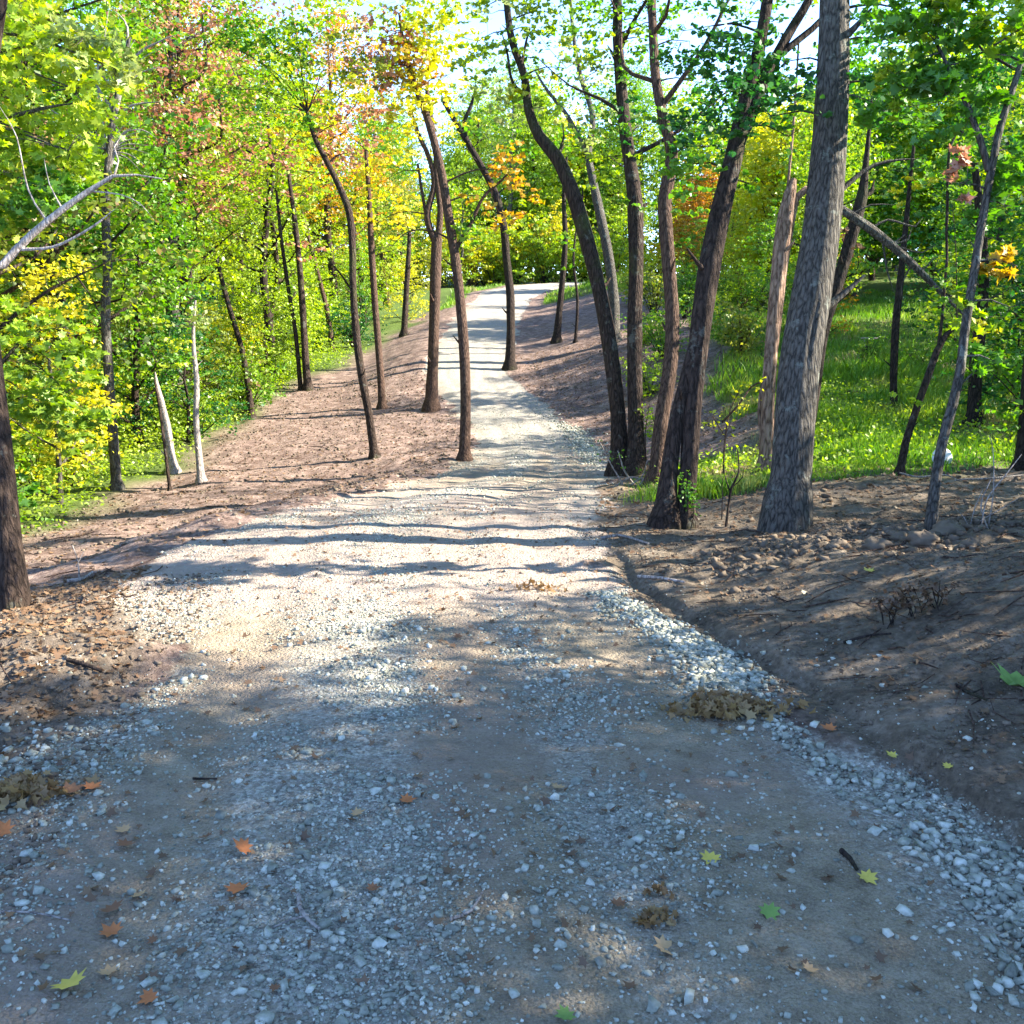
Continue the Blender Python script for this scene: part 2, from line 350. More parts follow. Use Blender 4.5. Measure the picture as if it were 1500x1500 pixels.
# ------------------------------------------------------------------ scene organisation
def tag(o, label=None, cat=None, group=None, kind=None):
    if label: o['label'] = label
    if cat: o['category'] = cat
    if group: o['group'] = group
    if kind: o['kind'] = kind
    return o
def thing(name, loc, label, cat, group=None):
    o = bpy.data.objects.new(name, None); C.objects.link(o); o.location = tuple(loc); o.empty_display_size = .2
    return tag(o, label, cat, group)
CH = {}
def kids(o): return [c for c in CH.get(o.name, [])]
def reg(parent, *cs): CH.setdefault(parent.name, []).extend(cs)
def dup(root):
    r = root.copy(); C.objects.link(r)
    new = []
    for ch in kids(root):
        c = ch.copy(); C.objects.link(c); c.parent = r; new.append(c)
    reg(r, *new); return r

# ------------------------------------------------------------------ ground sheets
def axis(segs):
    out = []
    for a, b, s in segs: out.append(np.arange(a, b, s))
    return np.concatenate(out + [[segs[-1][1]]])
xs = axis([(-160, -50, 8), (-50, -20, 2), (-20, -9, .5), (-9, -4, .12), (-4, -2.6, .04), (-2.6, 3.0, .016), (3.0, 4.5, .035), (4.5, 9, .12), (9, 20, .5), (20, 50, 2), (50, 200, 8)])
ys = axis([(-60, -10, 4), (-10, 0, 1), (0, 1.6, .2), (1.6, 5.0, .016), (5.0, 8, .026), (8, 14, .06), (14, 30, .14), (30, 60, .4), (60, 90, .8), (90, 250, 8)])
XX, YY = np.meshgrid(xs, ys); ZZ = h(XX, YY)
RM = roadmask(XX, YY); GRM = grassmask(XX, YY)
nx, ny = len(xs), len(ys)
BK_ = sstep(-.35, -.05, XX - rc(YY) - rw(YY)) * (1 - sstep(8, 13, YY))
BK_ = np.maximum(BK_, sstep(-.5, -.2, rc(YY) - rw(YY) - XX) * (1 - sstep(5.5, 7, YY)) * .9)
u_ = (XX - rc(YY)) / rw(YY)
CLAY = .33 + .0 * u_
for off, a, wd in ((-.55, .55, .17), (.12, .8, .13), (.56, .75, .2)):
    CLAY = CLAY + a * np.exp(-((u_ - off + .05 * np.sin(YY * .7)) / wd) ** 2)
CLAY = CLAY * (1 - sstep(14, 22, YY) * .8) + .35 * sstep(.6, .9, np.abs(u_)) * (u_ < 0)
CLAY = CLAY + .35 * sstep(5, 6.5, YY) * (1 - sstep(8, 10, YY))
SUNLIT_TAN = .55 * sstep(4.6, 6, YY) * (1 - .7 * sstep(9, 16, YY)) + .25  # pinkish-tan look of the sunlit stretch, painted into the road colour
i, j = np.meshgrid(np.arange(ny - 1), np.arange(nx - 1), indexing='ij')
a0 = i * nx + j; F = np.stack([a0, a0 + 1, a0 + nx + 1, a0 + nx], -1).reshape(-1, 4)
Vall = np.stack([XX, YY, ZZ], -1).reshape(-1, 3)
fr = RM.ravel()[F].mean(1) > .5
def sheet(name, mask):
    f = F[mask]; used = np.unique(f); mp = np.zeros(len(Vall), np.int64); mp[used] = np.arange(len(used))
    mb = MB(); mb.add(Vall[used], mp[f])
    o = mb.obj(name, GM, smooth=True, attrs={'road': RM.ravel()[used], 'grass': GRM.ravel()[used], 'bank': BK_.ravel()[used], 'clay': CLAY.ravel()[used], 'sunlit_tan': SUNLIT_TAN.ravel()[used]})
    o['kind'] = 'structure'; return o
sheet('gravel_road', fr); sheet('ground', ~fr)

# ------------------------------------------------------------------ loose stones (one mass)
t_ = (1 + 5 ** .5) / 2
ICO = np.array([(-1, t_, 0), (1, t_, 0), (-1, -t_, 0), (1, -t_, 0), (0, -1, t_), (0, 1, t_), (0, -1, -t_), (0, 1, -t_), (t_, 0, -1), (t_, 0, 1), (-t_, 0, -1), (-t_, 0, 1)]) / math.sqrt(1 + t_ * t_)
ICF = np.array([(0, 11, 5), (0, 5, 1), (0, 1, 7), (0, 7, 10), (0, 10, 11), (1, 5, 9), (5, 11, 4), (11, 10, 2), (10, 7, 6), (7, 1, 8), (3, 9, 4), (3, 4, 2), (3, 2, 6), (3, 6, 8), (3, 8, 9), (4, 9, 5), (2, 4, 11), (6, 2, 10), (8, 6, 7), (9, 8, 1)])
CUB = np.array([(-1, -1, -1), (1, -1, -1), (1, 1, -1), (-1, 1, -1), (-1, -1, 1), (1, -1, 1), (1, 1, 1), (-1, 1, 1)]) * .62
CUF = np.array([(0, 2, 1), (0, 3, 2), (4, 5, 6), (4, 6, 7), (0, 1, 5), (0, 5, 4), (1, 2, 6), (1, 6, 5), (2, 3, 7), (2, 7, 6), (3, 0, 4), (3, 4, 7)])
def rocks(mb, r, x, y, s, sink=.25, flat=.62):
    h_ = r.random(len(x)) < .7
    _rocks(mb, r, x[h_], y[h_], s[h_], sink, flat, CUB, CUF, .34); _rocks(mb, r, x[~h_], y[~h_], s[~h_], sink, flat, ICO, ICF, .3)
def _rocks(mb, r, x, y, s, sink, flat, BV, BF, jit):
    n = len(x); nv = len(BV)
    q = BV[None] + jit * r.uniform(-1, 1, (n, nv, 3))
    q = q * np.stack([r.uniform(.75, 1.35, n), r.uniform(.6, 1, n), r.uniform(flat * .7, flat * 1.3, n)], 1)[:, None, :]
    a = r.uniform(0, 2 * math.pi, n); tl = r.normal(0, .3, n)
    ca, sa = np.cos(a), np.sin(a); ct, st = np.cos(tl), np.sin(tl)
    yy = q[..., 1] * ct[:, None] - q[..., 2] * st[:, None]; zz = q[..., 1] * st[:, None] + q[..., 2] * ct[:, None]
    xx = q[..., 0] * ca[:, None] - yy * sa[:, None]; yy2 = q[..., 0] * sa[:, None] + yy * ca[:, None]
    V = np.stack([xx, yy2, zz], -1) * s[:, None, None]
    V = V + np.stack([x, y, h(x, y) + s * (flat - sink) * .6], 1)[:, None, :]
    mb.add(V.reshape(-1, 3), (BF[None] + (np.arange(n) * nv)[:, None, None]).reshape(-1, 3))
def scatter(r, n, y0, y1, dens, xr=(-1.2, 1.25), pw=1.0):
    y = y0 + (y1 - y0) * r.random(n) ** pw; u = r.uniform(xr[0], xr[1], n)
    x = rc(y) + u * rw(y); keep = r.random(n) < dens(x, y, u); return x[keep], y[keep]
def dens(x, y, u):
    d = .30 + .75 * np.exp(-((u + .12) / .16) ** 2) + .25 * np.exp(-((u + .8) / .15) ** 2) + .3 * np.exp(-((u - .36) / .08) ** 2)
    d = d + .9 * np.exp(-((u - .93 - .05 * np.sin(y * 2)) / .11) ** 2) * (1 - sstep(6, 8, y))
    d = d * (1 + 2.2 * fbm(x * 1.8, y * 1.8, 91, 3)) * sstep(.2, .7, roadmask(x, y))
    for off, wd in ((-.55, .13), (.12, .1), (.56, .17)): d = d * (1 - .75 * np.exp(-((u - off + .05 * np.sin(y * .7)) / wd) ** 2))
    return np.clip(d, 0.03, 1)
mb = MB(); r = np.random.default_rng(3)
for n, y0, y1, s0, s1 in ((80000, 1.5, 4.2, .0022, .007), (26000, 1.5, 4.5, .005, .012), (4600, 1.5, 5, .009, .022), (44000, 4.2, 9, .004, .009), (3200, 4.2, 10, .008, .016), (9000, 9, 26, .010, .022)):
    x, y = scatter(r, n, y0, y1, dens); s = s0 + (s1 - s0) * r.random(len(x)) ** 2
    rocks(mb, r, x, y, s)
# the windrow of coarse stone along the foot of the bank
n = 10000; y = 1.6 + 4.2 * r.random(n) ** 1.1; x = rc(y) + rw(y) - .27 + r.normal(0, .12, n) * (.7 + vnoise(y * 3, y * 0, 2)) + .06 * np.sin(y * 3)
k = r.random(n) < np.clip(.55 + 1.9 * fbm(x * 1.6, y * 1.6, 66, 2), (.12 + .3 * (y < 2.8)), 1); x, y = x[k], y[k]
rocks(mb, r, x, y, .0045 + .018 * r.random(len(x)) ** 2.4, sink=0)
n = 400; y = 2.0 + 1.6 * r.random(n); x = rc(y) - rw(y) + .1 + r.normal(0, .13, n)
rocks(mb, r, x, y, .006 + .02 * r.random(n) ** 2)
# patch of coarse stone on the right side of the road in the dip
n = 1500; y = 20.5 + r.normal(0, 2, n); x = rc(y) + rw(y) * (.8 + r.normal(0, .16, n)); rocks(mb, r, x, y, .015 + .022 * r.random(n) ** 2)
tag(mb.obj('gravel', STONE), 'loose pale limestone gravel strewn over the road', 'gravel', kind='stuff')
# crumbs of soil on the bank and the cleared ground
mb = MB()
n = 46000; y = 2 + 6 * r.random(n); x = rc(y) + rw(y) - .15 + 3.6 * r.random(n)
k = r.random(n) < np.clip(.35 + 1.6 * fbm(x * 2, y * 2, 55, 3), .05, 1); x = x[k]; y = y[k]
rocks(mb, r, x, y, .003 + .010 * r.random(len(x)) ** 4, sink=.2)
n = 2600; x = r.uniform(1.3, 5.5, n); y = 6.3 + .08 * x + r.normal(0, .35, n)
rocks(mb, r, x, y, .007 + .035 * r.random(n) ** 4, sink=.2)
n = 5000; y = 2.4 + 4 * r.random(n); x = rc(y) - rw(y) + .45 - 1.6 * r.random(n); rocks(mb, r, x, y, .0035 + .016 * r.random(n) ** 3)
n = 7000; y = 8 + 24 * r.random(n); x = rc(y) + np.where(r.random(n) < .6, -1, 1) * (rw(y) + 6 * r.random(n)); rocks(mb, r, x, y, .012 + .03 * r.random(n) ** 2)
tag(mb.obj('soil_crumbs', CLOD), 'loose crumbs of dark soil on the bare banks', 'soil', kind='stuff')

# ------------------------------------------------------------------ litter: chips, twigs and small dead leaves (one mass)
mb = MB(); r = np.random.default_rng(5)
def litter(n, xf, yf, size, spread=.35):
    y = yf(n); x = xf(y, n); pos = np.stack([x, y, h(x, y) + .008], 1); leaves(mb, r, pos, size, 'lobed', spread=spread)
litter(3800, lambda y, n: rc(y) - rw(y) + .4 * np.exp(-((y - 4.2) / .8) ** 2) - .1 - 1.8 * r.random(n) ** 1.2, lambda n: 2.2 + 4.5 * r.random(n), .035)
litter(5000, lambda y, n: rc(y) + rw(y) + .1 + 4 * r.random(n), lambda n: 2.5 + 8 * r.random(n), .03)
litter(4500, lambda y, n: rc(y) - rw(y) - 6 * r.random(n), lambda n: 7 + 24 * r.random(n), .05)
litter(8000, lambda y, n: rc(y) + rw(y) + 5 * r.random(n), lambda n: 9 + 24 * r.random(n), .05)
litter(1300, lambda y, n: rc(y) + rw(y) * r.uniform(-1, 1, n), lambda n: 2 + 8 * r.random(n), .03)
tag(mb.obj('leaf_litter', LM['dry']), 'small dry leaf litter and wood chips on the soil', 'leaf litter', kind='stuff')
mb = MB()
for k in range(620):
    side = r.random()
    if side < .6: y = r.uniform(2.6, 9); x = float(rc(y) + rw(y)) + r.uniform(.1, 3.5)
    elif side < .8: y = r.uniform(2.5, 7); x = float(rc(y) - rw(y)) - r.uniform(0, 1.3)
    else: y = r.uniform(9, 22); x = float(rc(y) - rw(y)) - r.uniform(.2, 5)
    a = r.uniform(0, 6.28); ln = r.uniform(.05, .35) * (1 if y < 9 else 2); q = []
    for t in (-.5, 0, .5):
        xx = x + ln * t * math.cos(a) + r.normal(0, .015); yy = y + ln * t * math.sin(a) + r.normal(0, .015); q.append((xx, yy, HZ(xx, yy) + .008))
    w = r.uniform(.002, .005) * (1 if y < 9 else 2); tube(mb, q, [w, w, w * .5], 5, .08)
tag(mb.obj('twig_litter', BK['red']), 'thin broken twigs scattered over the bare soil', 'twigs', kind='stuff')

# ------------------------------------------------------------------ grass and ground cover
def blades(mb, r, x, y, ht, w):
    n = len(x); z = h(x, y) - .01; a = r.uniform(0, 6.28, n); hh = ht * r.uniform(.5, 1.3, n); lean = r.uniform(.1, .7, n) * hh
    b = r.uniform(0, 6.28, n); dx, dy = np.cos(a) * w, np.sin(a) * w; lx, ly = np.cos(b) * lean, np.sin(b) * lean
    p = np.stack([x, y, z], 1)
    def o(ax, ay, az): return p + np.stack([ax, ay, az], 1)
    V = np.stack([o(-dx, -dy, 0 * hh), o(dx, dy, 0 * hh), o(dx * .7 + lx * .35, dy * .7 + ly * .35, hh * .6), o(lx, ly, hh), o(-dx * .7 + lx * .35, -dy * .7 + ly * .35, hh * .6)], 1)
    mb.add(V.reshape(-1, 3), np.arange(n * 5).reshape(n, 5))
r = np.random.default_rng(9); mb = MB()
def grass_zone(n, x0, x1, y0, y1, ht, w, thr=.35):
    x = r.uniform(x0, x1, n); y = y0 + (y1 - y0) * r.random(n) ** 1.4; k = grassmask(x, y) > thr + .25 * r.random(n); x, y = x[k], y[k]
    k = (x / np.maximum(y, 1) < .62) & (roadmask(x, y) < .2); x, y = x[k], y[k]
    hh = ht * np.clip(1 + 1.8 * fbm(x * .6, y * .6, 61, 3), .35, 2.2)
    blades(mb, r, x, y, hh, w)
grass_zone(80000, 2, 13, 9.5, 22, .15, .006); grass_zone(70000, 3, 26, 20, 46, .2, .013)
grass_zone(7000, 1.2, 4.2, 9.8, 14, .14, .005, .25)
grass_zone(16000, -4, 8, 50, 74, .22, .02)
tag(mb.obj('meadow_grass', GRASSM), 'bright green grass covering the clearing at the right', 'grass', kind='stuff')
mb = MB()
n = 60000; x = r.uniform(-17, -5, n); y = r.uniform(8, 38, n); k = (grassmask(x, y) > .3 + .5 * r.random(n)) & (x > -.62 * y - 1); x, y = x[k], y[k]
hh = r.random(len(x)) ** 1.5 * .45 * np.clip(1 + 2.2 * fbm(x * .7, y * .7, 63, 3), .2, 2); leaves(mb, r, np.stack([x, y, h(x, y) + .03 + hh], 1), .075, 'quad')
n = 16000; x = r.uniform(1.2, 9, n); y = r.uniform(10, 19, n); k = (grassmask(x, y) > .5 + .4 * r.random(n)); x, y = x[k], y[k]
leaves(mb, r, np.stack([x, y, h(x, y) + .02 + .22 * r.random(len(x)) ** 2], 1), .05, 'quad')
tag(mb.obj('ground_cover', LM['yellowgreen']), 'low leafy weeds covering the forest floor', 'ground cover', kind='stuff')

# ------------------------------------------------------------------ growing trees
def grow(r, tmb, cmb, path, rads, f0, nl, length, leafn, leafs, crad, shape='quad', up=.5, sub=3, keep=None, sides=6):
    """limbs from a trunk path, each with side shoots that carry sprays of leaves"""
    path = np.array(path); n = len(path)
    cents = []
    for k in range(nl):
        f = f0 + (1 - f0) * (k + r.random() * .6) / nl; i = min(n - 2, int(f * (n - 1)))
        b = path[i]; rb = rads[i]
        a = k * 2.4 + r.uniform(-.5, .5); ll = length * (1.1 - .55 * (f - f0) / (1 - f0 + 1e-6)) * r.uniform(.7, 1.15)
        d = np.array([math.cos(a), math.sin(a), up + r.uniform(-.1, .35) + .5 * (f > .9)]); d /= np.linalg.norm(d)
        p1 = b + d * ll * .35 + r.normal(0, .06, 3) * ll; d2 = d + np.array([0, 0, .25]); d2 /= np.linalg.norm(d2)
        p2 = p1 + d2 * ll * .35 + r.normal(0, .07, 3) * ll; p3 = p2 + d2 * ll * .3 + r.normal(0, .07, 3) * ll
        r0 = min(rb * .55, .014 * ll + .012)
        pp, pr = tube(tmb, [b, p1, p2, p3], [r0, r0 * .7, r0 * .4, r0 * .15], sides, .25, .05, k + 1)
        for s in range(sub):
            g = .4 + .6 * (s + r.random()) / sub; q = pp[min(len(pp) - 1, int(g * len(pp)))]
            e = r.normal(size=3) * np.array([1, 1, .45]); e /= np.linalg.norm(e); e = e * ll * r.uniform(.18, .38)
            tube(tmb, [q, q + e * .5 + (0, 0, .02 * ll), q + e], [r0 * .3, r0 * .2, r0 * .08], 4, .25, 0, 1, cap=False)
            cents += [q + e, q + e * .45]
        cents.append(p3)
    for c in cents:
        if keep is None or keep(c): cluster(cmb, r, c, crad * r.uniform(.7, 1.3), int(leafn * r.uniform(.6, 1.3)), leafs, shape)
    return cents
def set_objmat(o, m):
    o.material_slots[0].link = 'OBJECT'; o.material_slots[0].material = m
PRO = {}
def proto_tree(key, seed, H, f0, nl, length, leafn, leafs, crad, r0=.14, lean=.05, up=.45, sub=3, sides=8):
    r = np.random.default_rng(seed); t = MB(); c = MB()
    z = np.linspace(0, 1, 7); w = lean * H
    pts = [(w * z_ ** 1.5 * math.cos(seed) + r.normal(0, .012 * H) * (z_ > 0), w * z_ ** 1.5 * math.sin(seed) + r.normal(0, .012 * H) * (z_ > 0), H * z_ - .25 * (z_ == 0)) for z_ in z]
    rd = [r0 * 1.35, r0 * .95, r0 * .85, r0 * .7, r0 * .5, r0 * .32, r0 * .1]
    pp, pr = tube(t, pts, rd, sides, .25, .06, seed)
    grow(r, t, c, pp, pr, f0, nl, length, leafn, leafs, crad, up=up, sub=sub)
    PRO[key] = (t, c)
    return t, c
proto_defs = {
    'tall_a': (11, 12, .30, 26, 3.3, 84, .112, .64), 'tall_b': (12, 13, .38, 24, 3.0, 88, .112, .62), 'tall_c': (13, 10.5, .2, 28, 2.9, 78, .112, .6),
    'airy_a': (73, 11.5, .35, 13, 2.6, 40, .11, .6), 'airy_b': (74, 10, .3, 12, 2.2, 36, .11, .55),
    'mid_a': (14, 7.5, .2, 20, 2.3, 54, .115, .48), 'mid_b': (15, 6.5, .12, 20, 2.0, 54, .11, .46), 'mid_c': (16, 8.5, .35, 16, 2.2, 54, .115, .46),
    'full_a': (71, 11, .12, 26, 3.0, 75, .24, .85), 'full_b': (72, 9.5, .10, 26, 2.7, 70, .23, .8),
    'sap_a': (17, 4.2, .15, 14, 1.3, 40, .095, .34), 'sap_b': (18, 3.4, .08, 14, 1.2, 40, .09, .34),
}
PO = {}
for k, (seed, H, f0, nl, ln, lf, ls, cr) in proto_defs.items():
    proto_tree(k, seed, H, f0, nl, ln, lf, ls, cr, r0=.016 * H * (.8 if k.startswith('sap') else 1))
def shrub(seed, H, Rr, nst, lf, ls, cr):
    r = np.random.default_rng(seed); t = MB(); c = MB()
    for k in range(nst):
        a = r.uniform(0, 6.28); q = r.uniform(.3, 1); hh = H * (1 - .5 * q * q) * r.uniform(.7, 1.1)
        p = [(r.normal(0, .05), r.normal(0, .05), -.1), (Rr * q * .4 * math.cos(a), Rr * q * .4 * math.sin(a), hh * .5), (Rr * q * math.cos(a), Rr * q * math.sin(a), hh)]
        pp, _ = tube(t, p, [.018, .012, .004], 5, .2, 0, k)
        for g in (.45, .65, .85, 1): 
            qq = pp[min(len(pp) - 1, int(g * (len(pp) - 1)))]; cluster(c, r, qq + r.normal(0, .1, 3) * Rr, cr, lf, ls)
    return t, c
for k, a in {'shrub_a': (21, 1.7, 1.0, 16, 34, .085, .32), 'shrub_b': (22, 1.2, .9, 14, 34, .075, .28), 'shrub_c': (23, 2.3, 1.1, 18, 36, .095, .36)}.items(): PRO[k] = shrub(*a)

USED = {}
NAMES = {'airy': 'broadleaf_tree', 'tall': 'broadleaf_tree', 'full': 'broadleaf_tree', 'mid': 'young_tree', 'sap': 'sapling', 'shrub': 'shrub'}
BG = []
def place(key, x, y, s, rz_, col, bark, zone):
    kind = key.split('_')[0]; nm = NAMES[kind]
    if key not in USED:
        t, c = PRO[key]; root = thing(nm, (0, 0, 0), 'x', 'x')
        a = t.obj('trunk' if kind != 'shrub' else 'stems', BK['brown'], root, smooth=True); b = c.obj('crown' if kind != 'shrub' else 'foliage', LM['green'], root)
        set_objmat(a, BK['brown']); set_objmat(b, LM['green']); reg(root, a, b); USED[key] = root; o = root
    else: o = dup(USED[key])
    o.location = (x, y, HZ(x, y)); o.rotation_euler = (0, 0, rz_); o.scale = (s, s, s * random.uniform(.92, 1.1))
    ks = kids(o); set_objmat(ks[0], BK[bark]); set_objmat(ks[1], LM[col])
    BG.append((o, kind, col, zone, x, y)); return o

# --- forest zones
def ledge(y): return float(np.interp(y, [8, 12, 18, 30, 40, 55, 70], [-8.2, -7.6, -7.8, -7.6, -5.6, -4.8, -6]))
rr = random.Random(4)
pts = []
def ok(x, y, d): 
    for (a, b, e) in pts:
        if (a - x) ** 2 + (b - y) ** 2 < (min(d, e)) ** 2: return False
    return True
def zone_fill(n, xf, y0, y1, d, keys, cols, barks, zone, smin=.85, smax=1.15, cond=None):
    c = 0; tries = 0
    while c < n and tries < n * 60:
        tries += 1; y = rr.uniform(y0, y1); a, b = xf(y); x = rr.uniform(a, b)
        if not ok(x, y, d) or (cond and not cond(x, y)): continue
        pts.append((x, y, d)); c += 1
        place(rr.choice(keys), x, y, rr.uniform(smin, smax), rr.uniform(0, 6.28), rr.choice(cols), rr.choice(barks), zone)
BRK = ['brown', 'dark', 'grey', 'brown', 'red']
zone_fill(30, lambda y: (max(-.62 * y - 5, -30), ledge(y) - 1.2), 13, 34, 2.6, ['tall_a', 'tall_b', 'tall_c', 'mid_a', 'mid_c'], ['green', 'yellowgreen', 'olive', 'green', 'yellowgreen', 'olive', 'pale'], BRK, 'left', .95, 1.25)
zone_fill(26, lambda y: (-.55 * y - 4, ledge(y) - 1.0), 34, 62, 3.0, ['tall_a', 'tall_b', 'tall_c', 'mid_a'], ['yellowgreen', 'yellow', 'green', 'green', 'yellow', 'yellowgreen', 'yellowgreen', 'orange'], BRK, 'leftfar', .95, 1.2)
zone_fill(26, lambda y: (ledge(y) - 4.5, ledge(y)), 12, 52, 1.3, ['sap_a', 'sap_b', 'mid_b', 'shrub_c'], ['yellowgreen', 'green', 'olive', 'yellowgreen', 'yellow'], BRK, 'leftedge', .8, 1.15)
zone_fill(34, lambda y: (max(ledge(y) - 9, -.6 * y - 1), ledge(y) + .4), 11, 50, .9, ['shrub_a', 'shrub_b', 'shrub_c', 'sap_b'], ['green', 'yellowgreen', 'deep', 'yellowgreen', 'pale'], BRK, 'leftunder', .8, 1.2)
# far hillside behind the bend
zone_fill(62, lambda y: (-.4 * y, .7 * y), 87, 114, 2.6, ['full_a', 'full_b', 'full_a', 'tall_a'], ['yellowgreen', 'yellow', 'green', 'pale', 'yellowgreen'], BRK, 'far', 1.15, 1.5)
zone_fill(40, lambda y: (-12, 22), 80, 90, 1.3, ['shrub_a', 'shrub_c', 'sap_b'], ['yellowgreen', 'yellow', 'yellowgreen'], BRK, 'farshrub', 1.5, 2.4)
# right of the road, behind the leaning trunks
zone_fill(26, lambda y: (.14 * y + 2.0, .27 * y + 1.5), 27, 76, 1.9, ['mid_a', 'mid_b', 'mid_c', 'sap_a', 'full_b'], ['yellowgreen', 'yellow', 'green', 'yellowgreen', 'orange'], BRK, 'rightroad', .6, .9, cond=lambda x, y: x > rc(y) + rw(y) + 2.5)
zone_fill(14, lambda y: (.10 * y + .8, .24 * y + .5), 24, 46, 1.2, ['shrub_a', 'shrub_b', 'shrub_c'], ['green', 'yellowgreen', 'olive'], BRK, 'rightroadshrub', .8, 1.1, cond=lambda x, y: x > rc(y) + rw(y) + 2.2)
# beyond the meadow
zone_fill(44, lambda y: (.2 * y, .62 * y + 3), 42, 80, 2.4, ['mid_a', 'full_b', 'mid_c', 'full_b'], ['green', 'yellowgreen', 'yellow', 'green', 'pale'], BRK, 'meadowback', .8, 1.05)
# right edge thicket
zone_fill(22, lambda y: (.42 * y + .7, .62 * y + 1), 14, 42, 1.7, ['mid_a', 'mid_b', 'mid_c', 'sap_a', 'sap_b'], ['green', 'green', 'deep', 'yellowgreen'], BRK, 'rightedge', .8, 1.05)
zone_fill(12, lambda y: (.46 * y + .4, .6 * y + 1), 12, 36, 1.2, ['shrub_a', 'shrub_b', 'sap_b'], ['green', 'yellowgreen', 'green'], BRK, 'rightunder', .7, 1.0)
zone_fill(3, lambda y: (.29 * y, .42 * y), 20, 36, 1.0, ['shrub_b', 'shrub_a'], ['olive', 'green', 'pale', 'deep'], BRK, 'meadow', .4, .7)
# tall trees right of the frame that shade the near road
for (x, y, s, k) in [(8.2, .6, .95, 'tall_c'), (10.5, -1.8, 1.0, 'tall_b'), (12.5, -.9, 1.1, 'tall_a'), (7.0, 1.8, .7, 'mid_a'), (15.5, -2.2, 1.2, 'tall_c'), (10.0, 1.3, .75, 'mid_c'),
                       ]:
    place(k, x, y + .33 * x, s, rr.uniform(0, 6), rr.choice(['green', 'green', 'yellowgreen']), 'brown', 'shade')
for (x, y, s, k) in [(7.6, 3.4, .62, 'mid_c'), (10.5, 10.6, .8, 'airy_a'), (11.5, 12.6, .75, 'airy_b'), (15.5, 11.0, .95, 'airy_a'), (16, 15, .95, 'airy_b'), (13, 18.5, .8, 'airy_a'), (14.5, 22, .8, 'airy_b'), (17, 26, .9, 'airy_a'), (12.5, 15.2, .7, 'airy_b'), (19, 19, 1, 'airy_a'), (12, 9.3, .8, 'sap_a'), (8.2, 9.0, .9, 'sap_b'), (19, 32, .9, 'airy_b'), (6.2, 5.9, .62, 'mid_b'), (8.8, 8.6, 1.0, 'sap_a'), (7.4, 7.6, .85, 'sap_b'), (5.7, 6.7, 1.1, 'shrub_c'), (5.4, 4.9, .7, 'sap_b')]:
    place(k, x, y, s, rr.uniform(0, 6), 'green', 'brown', 'shade')

place('tall_a', -9.6, 28, 1.1, 2, 'rust', 'grey', 'left'); place('tall_c', -12.5, 24, 1.1, 2, 'pale', 'grey', 'left')
# --- labels for the forest, ordered from left to right inside each look-alike set
CW = {'yellowgreen': 'yellow-green', 'green': 'mid-green', 'deep': 'deep green', 'yellow': 'golden yellow', 'orange': 'orange-tinged', 'rust': 'rusty brown', 'olive': 'olive green', 'pale': 'pale green', 'dry': 'dry brown'}
ZW = {'meadow': 'growing in the grassy meadow', 'left': 'in the ravine forest on the left', 'leftfar': 'in the distant left forest beside the road', 'leftedge': 'at the left forest edge', 'leftunder': 'under the left forest',
      'far': 'on the hill behind the far bend', 'farshrub': 'bordering the far road bend', 'rightroad': 'behind the leaning trunks, right of road', 'rightroadshrub': 'behind the leaning trunks, right of road',
      'meadowback': 'on the rise beyond the meadow', 'rightedge': 'in the thicket at the right edge', 'rightunder': 'in the thicket at the right edge', 'shade': 'right of the bank outside the picture', 'behind': 'left of the road outside the picture'}
KW = {'airy': ('thin-crowned', 'tree'), 'tall': ('tall', 'tree'), 'full': ('full-crowned', 'tree'), 'mid': ('young', 'tree'), 'sap': ('slender', 'sapling'), 'shrub': ('bushy', 'shrub')}
def ordw(k, n):
    if n == 1: return 'the only'
    w = ['leftmost', 'second', 'third', 'fourth', 'fifth', 'sixth', 'seventh', 'eighth', 'ninth', 'tenth', 'eleventh', 'twelfth', 'thirteenth', 'fourteenth']
    if k == n - 1: return 'rightmost'
    return w[k] if k < len(w) else f'{k+1}th'
sets = {}
for b in BG: sets.setdefault((b[1], b[2], b[3]), []).append(b)
for (kind, col, zone), l in sets.items():
    l.sort(key=lambda b: b[4] / max(b[5], .5))
    for k, b in enumerate(l):
        a, nn = KW[kind]; tag(b[0], f'{ordw(k, len(l))} {CW[col]} {a} {nn} {ZW[zone]}', nn, {'tree': 'forest trees', 'sapling': 'forest saplings', 'shrub': 'forest shrubs'}[nn])

